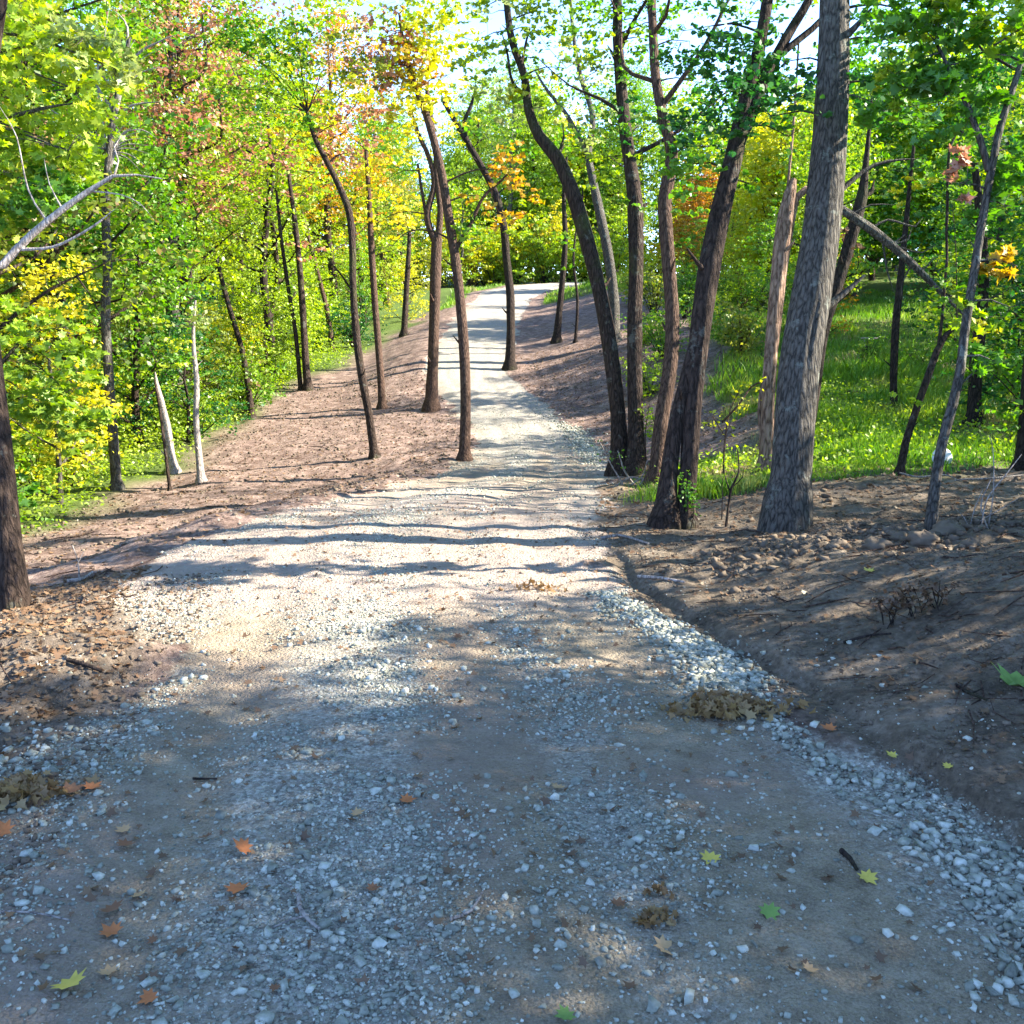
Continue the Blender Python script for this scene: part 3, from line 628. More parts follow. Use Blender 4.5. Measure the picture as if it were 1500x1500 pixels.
# ------------------------------------------------------------------ hero trees, traced stem by stem to their real distances
def stem_world(base, t0, pts, dd=0):
    """pts: (px, py, width px); base: world ground point, t0: its depth"""
    out = []; rad = []
    for k, (px, py, w) in enumerate(pts):
        d = t0 + dd * k / max(1, len(pts) - 1); out.append(P(px, py, d)); rad.append(w * d / FPX / 2 * .88)
    return out, rad
def hero(name, label, bark, stems, crown=None, col='green', dd=0, top=None, group='tall trunks standing beside the road', sides=14, seed=1, t0=None, wob=0, leaf=.09, shape='quad', flare=1.6, cat='tree', branches=(), rough=.07, topkeep=None, rooted=True, brbark=None):
    r = np.random.default_rng(seed); px, py, w = stems[0][0]
    b, t = G(px, py)
    if t0: t = t0; b = P(px, py, t); b[2] = HZ(b[0], b[1])
    root = thing(name, b, label, cat, group); parts = []
    tm = MB(); cm = MB(); allp = []
    for si, st in enumerate(stems):
        P3, rd = stem_world(b, t, st, dd)
        if rooted and st[0][1] >= stems[0][0][1] - 40 and len(st) > 2:      # rooted stem: flare and a foot below the soil
            f = P3[0].copy(); g = HZ(f[0], f[1]); P3[0] = np.array([f[0], f[1], g + .02]); 
            up = P3[1] - P3[0]; up /= np.linalg.norm(up)
            P3 = [P3[0] - np.array([0, 0, .3]), P3[0], P3[0] + up * rd[0] * 1.6] + P3[1:]
            rd = [rd[0] * flare * 1.2, rd[0] * flare, rd[0] * 1.04] + rd[1:]
        if top and si in top:
            H, ex = top[si]; d = P3[-1] - P3[-2]; d /= np.linalg.norm(d); d = d * .6 + np.array([0, 0, .5]); d /= np.linalg.norm(d); q = P3[-1]; rl = rd[-1]
            for k in range(1, 5): P3.append(q + d * H * k / 4 + r.normal(0, .04 * H, 3) * (k > 0)); rd.append(rl * (1 - .22 * k))
        pp, pr = tube(tm, P3, rd, sides, .08 if t < 9 else .15, rough, seed + si, wob)
        allp.append((pp, pr))
        for k in range(2 + 2 * (len(st) > 8)):
            i = int(r.integers(len(pp) // 6, max(len(pp) // 6 + 1, int(len(pp) * .8)))); a = r.uniform(0, 6.28); q = pp[i]; e = np.array([math.cos(a), math.sin(a), .5]) * pr[i]
            tube(tm, [q, q + e * 1.1, q + e * r.uniform(1.5, 3.2) + (0, 0, pr[i] * .6)], [pr[i] * .42, pr[i] * .24, pr[i] * .07], 7, .04, .15, k)
        if top and si in top:
            H, ex = top[si]; f0 = 1 - H / (H + 3.5) * 1.05; f0 = max(.35, f0)
            grow(r, tm, cm, pp, pr, ex.get('f0', f0), ex.get('nl', 12), ex.get('len', 2.2), ex.get('n', 50), leaf, ex.get('cr', .45), shape, keep=topkeep)
    PP = np.vstack([a for a, _ in allp]); PR = np.concatenate([a for _, a in allp])
    tr = tm.obj('trunk', BK[bark], root, b, smooth=True)
    for br in branches:
        bm_ = MB(); q, rd = stem_world(b, t, br, 0); rd[-1] *= .25
        i = np.argmin(((PP - q[0]) ** 2).sum(1)); q[0] = PP[i]
        tube(bm_, q, rd, 8, .1, .05, 3, .05); bm_.obj('branch', BK[brbark or bark], root, b, smooth=True)
    mats = {}
    if crown:
        for (cx, cy, rp, n, *o) in crown:
            cc = o[0] if o else col; dz = o[1] if len(o) > 1 else 0; m = cm if cc == col else MB()
            if cc != col: mats[len(mats)] = (cc, m)
            c = P(cx, cy, t + dz); R_ = rp * t / FPX
            i = np.argmin(((PP - c) ** 2).sum(1) + 0.0 * PR); q = PP[i]
            tw = MB() ; 
            nt = max(2, int(n / 60))
            hub = c
            rt = min(PR[i] * .5, .006 + .012 * np.linalg.norm(c - q))
            if np.linalg.norm(c - q) > .1: tube(tm2[0], [q, (q + c) / 2 + np.array([0, 0, .1 * np.linalg.norm(c - q)]), c], [rt, rt * .6, rt * .3], 6, .12)
            for k in range(nt):
                e = c + r.normal(size=3) * np.array([.6, .6, .5]) * R_
                tube(tm2[0], [c, (c + e) / 2 + r.normal(0, .05, 3), e], [rt * .3, rt * .2, .002], 4, .15, cap=False)
                cluster(m, r, e, R_ * .55, max(10, n // nt), leaf, shape)
    if tm2[0].v:
        tm2[0].obj('limbs', BK[bark], root, b, smooth=True); tm2[0] = MB()
    if cm.v: cm.obj('crown', LM[col], root, b)
    for k, (cc, m) in mats.items(): m.obj('leaf_spray', LM[cc], root, b)
    return root
tm2 = [MB()]

G1 = 'tall trunks standing beside the road'
hero('large_tree', 'thick grey furrowed trunk leaning right at the top of the bank', 'grey',
     [[(1150, 778, 74), (1158, 700, 66), (1164, 620, 66), (1172, 530, 66), (1188, 430, 64), (1204, 330, 61), (1214, 220, 57), (1220, 110, 52), (1222, 0, 48), (1226, -120, 44)]],
     top={0: (5.5, dict(nl=16, len=2.6, n=60, f0=.5))}, col='deep', sides=56, seed=31, leaf=.052, shape='hex', flare=1.18, rough=.05,
     branches=[[(1215, 300, 12), (1262, 252, 7), (1300, 236, 5), (1348, 232, 3)]],
     crown=[(1150, 90, 55, 330), (1290, 60, 60, 330), (1310, 130, 40, 130), (1130, 170, 50, 260), (1340, 20, 50, 260), (1280, 150, 30, 90)])
hero('twin_stem_tree', 'dark leaning forked tree with two joined stems, left of the thick grey trunk', 'brown',
     [[(1002, 768, 30), (1008, 700, 28), (1014, 600, 30), (1024, 500, 33), (1038, 400, 37), (1055, 310, 35), (1074, 235, 31), (1090, 160, 26), (1110, 80, 22), (1124, 0, 19), (1135, -90, 16)],
      [(974, 776, 38), (979, 700, 29), (990, 620, 24), (1008, 540, 20), (1026, 460, 16), (1044, 380, 10)],
      [(1078, 215, 24), (1100, 165, 22), (1126, 105, 19), (1155, 50, 16), (1185, 0, 14), (1210, -60, 12)]],
     top={0: (4, dict(nl=10, len=2.0, n=60)), 2: (3, dict(nl=8, len=1.8, n=60))}, col='deep', sides=26, seed=32, leaf=.05, shape='hex',
     crown=[(1060, 60, 60, 420), (1075, 130, 50, 330), (1030, 40, 50, 330), (1165, 140, 45, 150), (1010, 240, 45, 280, 'green'), (1155, 200, 35, 80, 'green'), (1100, 270, 25, 60, 'green'), (1050, 190, 45, 300)])
hero('slender_tree', 'reddish slender upright trunk just behind the dark forked tree', 'red',
     [[(962, 705, 26), (968, 620, 24), (981, 540, 24), (985, 470, 24), (980, 400, 23), (975, 330, 22), (974, 290, 22), (984, 225, 20), (972, 175, 18), (961, 120, 16), (957, 50, 15), (955, -30, 13)]],
     top={0: (5, dict(nl=10, len=2.0, n=50))}, col='green', sides=16, seed=33, leaf=.08,
     crown=[(1020, 120, 50, 200, 'deep'), (1010, 60, 45, 170, 'deep'), (1005, 190, 50, 190, 'deep'), (1040, 215, 40, 150, 'green'), (940, 190, 30, 70, 'green'), (1040, 165, 40, 150, 'deep'), (985, 330, 30, 80, 'green')])
hero('curved_tree', 'dark rough trunk curving up leftward, left one of the pair beside the road', 'brown',
     [[(908, 694, 32), (906, 620, 26), (900, 560, 25), (889, 480, 25), (874, 410, 25), (856, 340, 25), (838, 280, 24), (815, 230, 22), (790, 200, 19), (774, 160, 15), (768, 110, 13), (750, 60, 12), (742, 0, 11), (738, -60, 9)]],
     top={0: (4, dict(nl=9, len=2.0, n=24, f0=.78))}, col='yellowgreen', sides=18, seed=34, leaf=.10,
     branches=[[(772, 150, 7), (750, 120, 5), (742, 80, 4), (730, 40, 3)], [(762, 95, 5), (770, 60, 4), (775, 40, 3)], [(848, 310, 7), (852, 290, 4), (853, 275, 2)], [(815, 230, 5), (825, 200, 3), (822, 180, 2)]],
     crown=[(700, 60, 50, 240), (780, 40, 45, 140), (830, 100, 45, 150, 'pale'), (820, 20, 45, 180), (730, 150, 35, 110, 'pale'), (710, 10, 45, 200), (800, 160, 35, 110), (755, 60, 30, 70), (770, 110, 20, 50, 'yellow'), (800, 150, 20, 20, 'pale'), (720, 20, 40, 90), (760, 130, 18, 50, 'yellow')])
hero('upright_tree', 'dark upright trunk with a knot, right one of the pair right of the road', 'brown',
     [[(931, 692, 30), (931, 620, 26), (930, 540, 25), (930, 450, 24), (932, 380, 24), (931, 310, 27), (926, 260, 23), (917, 200, 21), (910, 130, 19), (905, 60, 17), (902, -20, 15)]],
     top={0: (5, dict(nl=10, len=2.2, n=44))}, col='green', sides=18, seed=35, leaf=.09,
     branches=[[(914, 120, 9), (900, 85, 7), (889, 66, 5)], [(930, 306, 9), (944, 300, 6), (950, 296, 3)]],
     crown=[(890, 40, 50, 220), (870, 100, 45, 180, 'yellowgreen'), (935, 120, 40, 180), (940, 30, 45, 200), (860, 20, 45, 170, 'yellowgreen'), (890, 230, 40, 160, 'yellowgreen'), (900, 130, 30, 60), (925, 190, 35, 100, 'deep'), (955, 60, 30, 50), (880, 190, 30, 60, 'pale'), (945, 320, 25, 60)])
hero('leaning_tree', 'reddish trunk leaning left at the left edge of the gravel', 'red',
     [[(680, 675, 19), (682, 600, 17), (680, 520, 17), (674, 440, 17), (667, 380, 16), (656, 310, 15), (644, 240, 14), (625, 170, 12), (606, 120, 9), (592, 70, 6), (585, 20, 4)]],
     col='orange', sides=14, seed=36, leaf=.11,
     branches=[[(672, 372, 8), (688, 330, 6), (705, 290, 5), (735, 262, 4), (778, 225, 3)], [(660, 350, 4), (630, 338, 3), (595, 340, 2), (570, 362, 1.5)]],
     crown=[(600, 90, 50, 420), (560, 50, 50, 400, 'rust'), (545, 110, 50, 420, 'olive'), (620, 60, 50, 420, 'yellow'), (590, 170, 35, 220, 'yellow'), (655, 110, 40, 330, 'yellow'), (640, 40, 50, 420, 'yellow'),
            (720, 290, 36, 200), (745, 250, 34, 220, 'orange'), (700, 320, 30, 130, 'green'), (560, 10, 55, 420, 'yellowgreen'), (640, -20, 60, 420, 'yellowgreen')])
hero('forked_tree', 'brown trunk forking at mid height, standing on the left bare ground', 'red',
     [[(632, 600, 22), (634, 540, 18), (636, 470, 17), (638, 400, 18), (640, 350, 18)],
      [(641, 360, 12), (645, 310, 10), (640, 260, 9), (636, 200, 8), (625, 130, 6)],
      [(638, 356, 12), (626, 318, 11), (636, 270, 9), (628, 230, 8), (612, 195, 7), (598, 150, 5)],
      [(625, 322, 6), (618, 280, 5), (612, 240, 4)]],
     col='yellow', sides=14, seed=37, leaf=.13, crown=[(600, 220, 45, 260), (570, 260, 45, 240), (650, 180, 40, 240), (610, 130, 45, 260, 'yellowgreen'), (560, 320, 40, 160)])
hero('crooked_tree', 'thin crooked trunk bending left with sparse crown, left of the road dip', 'brown',
     [[(549, 670, 14), (541, 610, 13), (530, 550, 13), (522, 490, 13), (517, 420, 12), (516, 360, 12), (511, 310, 12), (495, 270, 10), (475, 230, 9), (460, 200, 7), (450, 165, 5)]],
     col='yellowgreen', sides=12, seed=38, leaf=.11,
     branches=[[(478, 236, 4), (492, 228, 3), (508, 224, 2)], [(516, 430, 4), (497, 400, 3), (470, 372, 2)]],
     crown=[(440, 130, 60, 520, 'yellowgreen'), (400, 160, 55, 440, 'green'), (480, 120, 50, 400, 'yellow'), (510, 180, 40, 220, 'rust'), (380, 90, 60, 460, 'green'), (340, 130, 45, 300, 'yellowgreen'), (450, 60, 60, 460, 'yellowgreen'), (500, 60, 45, 340, 'olive'), (370, 30, 60, 460, 'yellowgreen'), (420, -20, 60, 420), (430, 210, 30, 160, 'yellow'), (320, 60, 45, 300, 'green')])
hero('slim_tree', 'slim straight trunk between the crooked tree and the forked tree', 'red',
     [[(560, 598, 13), (557, 540, 12), (551, 470, 11), (546, 400, 11), (543, 340, 10), (540, 280, 8), (536, 220, 6)]],
     col='rust', sides=10, seed=39, leaf=.13, crown=[(535, 230, 45, 240), (505, 200, 40, 180), (560, 280, 35, 150, 'yellow'), (520, 300, 30, 130, 'yellow')])
hero('roadside_tree', 'dark trunk standing right beside the gravel in the middle distance', 'dark',
     [[(747, 541, 17), (748, 490, 14), (747, 430, 14), (742, 380, 13), (738, 335, 13), (726, 285, 12), (706, 245, 11), (680, 200, 10), (662, 170, 8), (648, 145, 6)],
      [(684, 210, 7), (680, 180, 7), (690, 155, 6), (694, 138, 3)]],
     col='yellowgreen', sides=12, seed=40, leaf=.15, crown=[(720, 200, 40, 120, 'green'), (690, 150, 30, 80, 'pale'), (760, 220, 40, 130, 'green'), (745, 320, 35, 110), (700, 100, 35, 70, 'pale'), (655, 150, 35, 120), (720, 140, 35, 80, 'pale'), (640, 110, 30, 80), (760, 400, 16, 40)])
hero('meadow_verge_tree', 'dark thin trunk right of the road before the bright grass patch', 'dark',
     [[(815, 502, 14), (819, 460, 11), (824, 410, 10), (828, 350, 9), (826, 290, 7), (830, 230, 4)]],
     col='yellowgreen', sides=10, seed=41, leaf=.16, crown=[(830, 290, 40, 130), (810, 240, 35, 100, 'green'), (850, 220, 35, 110, 'green')])
hero('thin_sapling', 'very thin bare sapling right of the road before the bright grass patch', 'dark',
     [[(843, 502, 6), (846, 440, 5), (840, 380, 4), (846, 320, 3)]], col='green', sides=6, seed=42, leaf=.15, crown=[(850, 390, 20, 30), (838, 350, 20, 30)], cat='sapling', group=None)
hero('mottled_tree', 'greyish mottled forked trunk seen behind the curved dark trunk', 'grey',
     [[(899, 500, 20), (899, 440, 18), (892, 380, 17), (880, 320, 16), (870, 270, 14), (862, 225, 12), (868, 170, 10), (850, 110, 8), (840, 50, 6), (835, -10, 5)],
      [(862, 225, 9), (845, 195, 8), (828, 165, 7), (800, 130, 5), (785, 105, 3)]],
     col='pale', sides=12, seed=43, leaf=.15, crown=[(850, 190, 45, 260), (880, 150, 45, 240), (820, 120, 40, 90), (845, 40, 45, 120), (800, 180, 40, 90), (790, 120, 30, 50), (870, 230, 30, 90, 'yellowgreen'), (905, 100, 30, 40), (810, 70, 16, 26, 'yellow')])
hero('left_edge_tree', 'brown mossy trunk cut off by the left edge of the picture', 'brown',
     [[(22, 886, 44), (14, 800, 38), (6, 700, 34), (-4, 600, 30), (-14, 500, 28), (-25, 380, 26), (-35, 250, 24)]],
     top={0: (6, dict(nl=12, len=2.4, n=50, f0=.5))}, col='yellowgreen', sides=30, seed=44, leaf=.09, rough=.08, flare=1.15,
     topkeep=lambda c: c[0] < -.5 * c[1] - .6 or c[2] > 2.2)
hero('edge_sapling', 'slim trunk low at the left forest edge with pale bushes', 'brown',
     [[(369, 613, 11), (364, 570, 10), (356, 520, 9), (345, 480, 9), (330, 430, 8), (318, 380, 6)]], col='yellowgreen', sides=9, seed=45, leaf=.11, crown=[(330, 400, 35, 150), (350, 450, 30, 110, 'pale'), (300, 380, 30, 120), (350, 350, 35, 150)])
hero('double_trunk_tree', 'two thin brown stems side by side at the left forest edge', 'brown',
     [[(451, 572, 14), (447, 520, 12), (443, 450, 11), (438, 380, 10), (430, 310, 8), (422, 250, 6)],
      [(440, 560, 8), (433, 490, 7), (422, 420, 7), (412, 350, 6), (405, 280, 4)]], col='rust', sides=9, seed=46, leaf=.13,
     crown=[(400, 230, 45, 220), (390, 200, 35, 160), (425, 330, 35, 150), (440, 270, 30, 110, 'yellow'), (370, 250, 35, 140)])
hero('short_pale_trunk', 'bare pale thin trunk with reddish bark, right of the broken white trunk', 'dead',
     [[(295, 705, 13), (291, 660, 11), (287, 610, 10), (288, 560, 9), (283, 500, 7), (286, 440, 4)]], col='yellowgreen', sides=10, seed=47, leaf=.09, crown=[(275, 500, 34, 150), (300, 460, 30, 130, 'pale'), (250, 480, 30, 110)], group=None)
hero('broken_pale_trunk', 'thick whitish weathered broken trunk at the left forest edge', 'dead',
     [[(254, 692, 17), (248, 655, 14), (242, 620, 13), (235, 585, 11), (230, 565, 7), (227, 545, 2)]], sides=14, seed=48, rough=.25, group=None, cat='dead trunk')
hero('bare_pole_trunk', 'thin dark stem leaning against the broken white trunk', 'brown', [[(249, 718, 6), (242, 660, 5), (234, 600, 5), (226, 555, 3)]], sides=6, seed=49, group=None, cat='sapling')
hero('far_stump_tree', 'short brown trunk at the far end of the left bare ground', 'brown', [[(592, 492, 11), (594, 450, 10), (597, 400, 9), (600, 340, 6)]], col='yellow', sides=8, seed=50, leaf=.15, crown=[(600, 340, 35, 140), (580, 300, 30, 120), (625, 320, 30, 100, 'yellowgreen')])
hero('left_back_tree', 'dark reddish thin trunk leaning in the left forest edge', 'red', [[(487, 515, 8), (480, 460, 8), (468, 410, 7), (455, 360, 6), (440, 300, 4)]], col='yellow', sides=8, seed=51, leaf=.15, crown=[(450, 310, 40, 170), (480, 360, 30, 120, 'yellowgreen'), (470, 420, 25, 90, 'yellowgreen')])
# the dead grey tree with pale twigs on the upper left
hero('dead_grey_tree', 'dead grey tree with fans of bare twigs above the left forest', 'grey',
     [[(164, 640, 17), (155, 480, 16), (158, 400, 15), (155, 320, 14), (158, 250, 13), (165, 180, 11), (178, 110, 8), (190, 55, 5)]],
     t0=18, brbark='dead', sides=12, seed=52, group=None, cat='dead tree',
     branches=[[(156, 220, 8), (125, 190, 5), (85, 170, 4), (60, 150, 2)], [(165, 180, 7), (190, 90, 5), (235, 60, 3), (262, 50, 2)], [(160, 170, 6), (140, 120, 4), (150, 60, 3), (160, 10, 2)], [(180, 100, 5), (185, 40, 4), (160, 10, 2)],
               [(165, 175, 5), (190, 155, 4), (240, 148, 2)], [(155, 240, 5), (140, 130, 3), (130, 70, 2)], [(155, 260, 5), (175, 200, 3), (205, 190, 2), (230, 205, 1.5)]] +
              [[(158, 225, 3), (158 + 30 * math.cos(a), 220 + 30 * math.sin(a), 2), (158 + 62 * math.cos(a + .2), 220 + 62 * math.sin(a + .2), 1.2)] for a in (-2.8, -2.5, -2.2, -1.9, -1.6, -1.35, -1.1, -.9, -.7, -.5, -.3, -.1, .2, .4)] +
              [[(172, 130, 3), (172 + 40 * math.cos(a), 120 + 40 * math.sin(a), 2), (172 + 85 * math.cos(a + .15), 118 + 85 * math.sin(a + .15), 1)] for a in (-2.6, -2.1, -1.8, -1.3, -.8, -.4)])
hero('pale_fallen_limb_tree', 'pale bare leaning limb forking into bright branches at the left edge', 'pale',
     [[(-60, 560, 22), (-25, 440, 17), (5, 388, 14), (45, 345, 12), (90, 308, 11), (130, 280, 9), (165, 258, 6), (200, 256, 3), (238, 262, 2)]],
     t0=9.5, sides=10, seed=53, group=None, cat='dead limb',
     branches=[[(25, 372, 6), (75, 362, 5), (120, 340, 4), (145, 322, 3), (165, 305, 2)], [(165, 258, 4), (171, 235, 3), (165, 215, 2), (180, 190, 1.5)], [(130, 280, 3), (175, 285, 2), (205, 300, 1.5), (225, 325, 1)],
               [(60, 335, 4), (40, 280, 3), (20, 200, 2), (-10, 150, 2)], [(90, 308, 3), (70, 270, 2), (62, 230, 1.5)]])
# right-hand side
hero('dark_leaning_tree', 'dark leaning trunk just right behind the thick grey trunk', 'dark',
     [[(1186, 560, 22), (1205, 490, 20), (1222, 430, 20), (1240, 370, 20), (1254, 320, 20), (1262, 290, 18), (1268, 240, 10), (1274, 180, 5), (1277, 140, 3)]],
     sides=14, seed=54, t0=13, branches=[[(1260, 300, 9), (1276, 280, 8), (1280, 262, 5)], [(1256, 330, 6), (1245, 350, 4), (1238, 380, 3)]], col='green', leaf=.08, crown=[(1275, 250, 35, 60, 'green'), (1250, 345, 26, 60, 'dry')])
hero('snapped_tree', 'tall splintered orange-brown snag with torn wood left of the thick grey trunk', 'torn',
     [[(1126, 650, 26), (1124, 600, 22), (1128, 520, 22), (1136, 440, 25), (1144, 370, 26), (1152, 310, 24), (1158, 280, 18), (1163, 262, 8)],
      [(1146, 420, 9), (1156, 350, 10), (1166, 290, 12), (1180, 278, 13), (1200, 285, 14), (1216, 296, 14)],
      [(1140, 400, 7), (1150, 320, 6), (1157, 240, 4), (1164, 160, 4), (1170, 60, 3)]],
     sides=14, seed=55, t0=11.5, rough=.2, branches=[[(1128, 545, 5), (1116, 560, 6), (1111, 600, 5), (1113, 650, 4)], [(1130, 530, 4), (1139, 500, 2), (1142, 475, 1)]], group=None, cat='snag', col='green', leaf=.07, crown=[(1165, 170, 30, 40, 'deep'), (1150, 210, 26, 40)])
hero('broken_treetop', 'broken grey treetop hanging down to the right above the meadow', 'grey',
     [[(1216, 296, 13), (1245, 315, 15), (1275, 335, 16), (1305, 358, 15), (1335, 385, 13), (1362, 412, 10), (1390, 440, 6), (1420, 470, 2)]],
     t0=11.5, sides=12, seed=56, rooted=False, rough=.2, group=None, cat='broken treetop',
     branches=[[(1262, 328, 5), (1300, 322, 4), (1340, 332, 3), (1352, 318, 2)], [(1300, 352, 4), (1330, 350, 3), (1336, 330, 2)], [(1285, 345, 4), (1300, 400, 3), (1310, 430, 2)], [(1310, 362, 3), (1350, 370, 2), (1380, 350, 1.5)],
               [(1260, 325, 4), (1275, 300, 3), (1310, 300, 2)], [(1330, 385, 3), (1320, 420, 2), (1325, 450, 1)], [(1345, 398, 3), (1365, 380, 2), (1390, 372, 1)]])
hero('meadow_edge_tree', 'thin straight dark trunk standing in the green meadow', 'dark',
     [[(1310, 604, 13), (1309, 550, 12), (1312, 480, 12), (1318, 420, 12), (1325, 350, 9), (1332, 280, 7), (1340, 200, 5)]],
     col='green', sides=10, seed=57, leaf=.1, crown=[(1340, 200, 50, 200), (1310, 250, 35, 90, 'yellow'), (1370, 250, 40, 150)])
hero('young_leaning_tree', 'young brown trunk leaning right at the meadow edge', 'brown',
     [[(1317, 696, 14), (1326, 650, 13), (1342, 600, 12), (1358, 555, 12), (1372, 515, 11), (1386, 490, 9), (1402, 478, 5)]],
     col='green', sides=10, seed=58, leaf=.07, branches=[[(1372, 515, 7), (1380, 460, 5), (1384, 400, 5), (1384, 300, 5), (1390, 215, 5), (1402, 190, 5), (1420, 200, 3)]],
     crown=[(1385, 450, 32, 110, 'green'), (1400, 500, 26, 80, 'yellowgreen'), (1350, 590, 22, 60, 'yellowgreen'), (1395, 300, 30, 80, 'green'), (1440, 500, 26, 80, 'yellow')])
hero('grey_leaning_tree', 'slender grey trunk leaning right, rooted near the right brow', 'grey',
     [[(1363, 775, 19), (1370, 710, 17), (1380, 650, 16), (1396, 590, 16), (1407, 540, 15), (1414, 480, 15), (1427, 400, 14), (1438, 330, 13), (1450, 260, 13), (1464, 190, 12), (1480, 140, 11), (1496, 90, 10), (1510, 30, 8)],
      [(1448, 250, 11), (1436, 205, 11), (1415, 150, 9), (1395, 110, 7), (1370, 60, 5)]],
     top={0: (3, dict(nl=8, len=1.6, n=70, cr=.38))}, col='green', sides=14, seed=59, leaf=.075, shape='lobed', flare=1.1,
     branches=[[(1400, 575, 4), (1425, 545, 3), (1445, 535, 2)], [(1500, 40, 4), (1440, 75, 3), (1390, 95, 2.5), (1350, 70, 1.5)]],
     crown=[(1400, 40, 60, 330, 'yellowgreen'), (1350, 80, 50, 240, 'green'), (1450, 80, 60, 330, 'green'), (1370, 150, 50, 220, 'green'), (1430, 150, 50, 240, 'green'), (1480, 220, 45, 200), (1330, 30, 45, 200, 'green'), (1310, 110, 30, 70, 'yellowgreen'),
            (1480, 20, 60, 330, 'yellowgreen'), (1470, 300, 40, 140), (1410, 270, 30, 50, 'rust'), (1490, 390, 30, 110, 'orange'), (1480, 450, 40, 130, 'yellowgreen'), (1460, 530, 35, 110, 'green'), (1380, 10, 50, 260, 'green')])
hero('shaggy_stump_tree', 'dark reddish shaggy trunk behind the slender grey trunk', 'dark',
     [[(1427, 622, 22), (1428, 580, 20), (1430, 530, 20), (1436, 470, 19), (1442, 400, 17), (1436, 320, 14), (1428, 240, 11)]],
     col='green', sides=14, seed=60, leaf=.08, rough=.16, crown=[(1430, 500, 34, 120), (1440, 420, 40, 150), (1410, 360, 40, 130), (1470, 350, 40, 150, 'green'), (1400, 240, 50, 170), (1470, 570, 30, 90)])
hero('right_edge_tree', 'dark trunk foot half cut off by the right picture edge', 'dark', [[(1497, 690, 24), (1500, 640, 20), (1505, 560, 18), (1515, 440, 16), (1525, 300, 14), (1530, 150, 12)]],
     top={0: (3, dict(nl=8, len=1.8, n=60))}, col='green', sides=12, seed=61, leaf=.075, crown=[(1480, 600, 35, 100), (1475, 480, 40, 140), (1490, 300, 40, 150)])
# near maple sprays top left
hero('left_maple', 'bright yellow-green maple spreading over the upper left corner', 'grey',
     [[(-190, 700, 34), (-180, 560, 30), (-165, 400, 26), (-150, 250, 22), (-130, 100, 18), (-110, -60, 14)]], t0=12.5,
     col='yellowgreen', sides=12, seed=62, leaf=.11, shape='lobed', group=None,
     branches=[[(-150, 260, 12), (-40, 190, 9), (60, 160, 6), (120, 150, 3)], [(-140, 120, 12), (-20, 80, 9), (70, 60, 6), (160, 60, 3)]],
     crown=[(40, 90, 70, 620), (110, 130, 60, 460), (30, 190, 70, 560), (100, 220, 55, 420), (60, 40, 60, 420), (120, 50, 50, 300, 'pale'), (0, 260, 60, 460), (80, 280, 50, 320, 'green'), (30, 310, 50, 320, 'green'), (170, 100, 40, 160, 'pale'), (-40, 120, 80, 500), (-60, 240, 70, 400)])
hero('left_low_maple', 'low yellow-green maple leaning into the left edge above the weeds', 'brown',
     [[(-75, 800, 16), (-60, 700, 14), (-40, 620, 12), (-10, 550, 8), (30, 500, 5)]], t0=11.5,
     col='yellowgreen', sides=10, seed=63, leaf=.10, shape='lobed', group=None,
     crown=[(20, 480, 50, 320), (70, 520, 45, 270), (110, 570, 40, 220), (40, 580, 50, 300), (10, 640, 45, 260), (60, 610, 36, 150), (120, 600, 30, 130), (20, 720, 25, 80, 'green'), (100, 480, 30, 110)])

# ------------------------------------------------------------------ saplings, weeds and dead brush in the foreground and middle ground
def brushy(name, label, cat, px, py, stems, mat, leafcol=None, nleaf=0, leafs=.04, group=None, seed=1, lr=.05):
    r = np.random.default_rng(seed); b, t = G(px, py); b[2] = HZ(b[0], b[1]); root = thing(name, b, label, cat, group); m = MB(); c = MB()
    for st in stems:
        q, rd = stem_world(b, t, st, 0); q = [a + np.array([0, r.normal(0, .04), 0]) for a in q]; pp, _ = tube(m, q, rd, 6, .05, .05, seed)
        if nleaf:
            for k in range(nleaf): i = r.integers(len(pp) // 2, len(pp)); cluster(c, r, pp[i], lr, 6, leafs)
    m.obj('stems', mat, root, b, smooth=True)
    if c.v: c.obj('leaves', LM[leafcol], root, b)
    return root
brushy('bare_sapling', 'bare thin forked sapling between the forked tree and the thick grey trunk', 'sapling', 1064, 772,
       [[(1064, 772, 5), (1068, 745, 4), (1072, 715, 4), (1080, 690, 3), (1082, 660, 2)], [(1070, 720, 3), (1062, 700, 2), (1060, 680, 1.5)], [(1072, 715, 2), (1088, 700, 1.5), (1090, 680, 1)], [(1058, 762, 2), (1057, 730, 1.5), (1058, 700, 1)]], BK['dark'])
brushy('bent_sapling', 'orange-brown bent twiggy sapling left of the snag', 'sapling', 1060, 700,
       [[(1060, 620, 4), (1080, 590, 3), (1100, 568, 3), (1112, 560, 3)], [(1060, 700, 3), (1062, 650, 3), (1070, 605, 2), (1085, 570, 1.5)], [(1062, 640, 2), (1045, 610, 1.5)]], BK['red'], 'yellow', 8, .05, seed=3, lr=.12)
brushy('foot_brush', 'tangle of dead sticks at the foot of the right pair of trunks', 'brush', 925, 712,
       [[(912, 708, 3), (895, 680, 2), (880, 650, 1.5)], [(930, 712, 3), (915, 690, 3), (905, 660, 2)], [(935, 712, 3), (950, 690, 2), (960, 668, 1.5)], [(900, 712, 3), (925, 700, 3), (950, 706, 2)], [(915, 716, 2), (940, 698, 2), (948, 672, 1)]], BK['dead'], 'green', 3, .04, seed=4, lr=.08)
brushy('ivy_clump', 'small green leafy clump at the right foot of the dark forked tree', 'plant', 1005, 775,
       [[(1003, 775, 2), (1006, 740, 2), (1004, 700, 1)], [(1008, 775, 2), (1014, 750, 1.5), (1012, 725, 1)]], BK['brown'], 'green', 22, .03, seed=5, lr=.05)
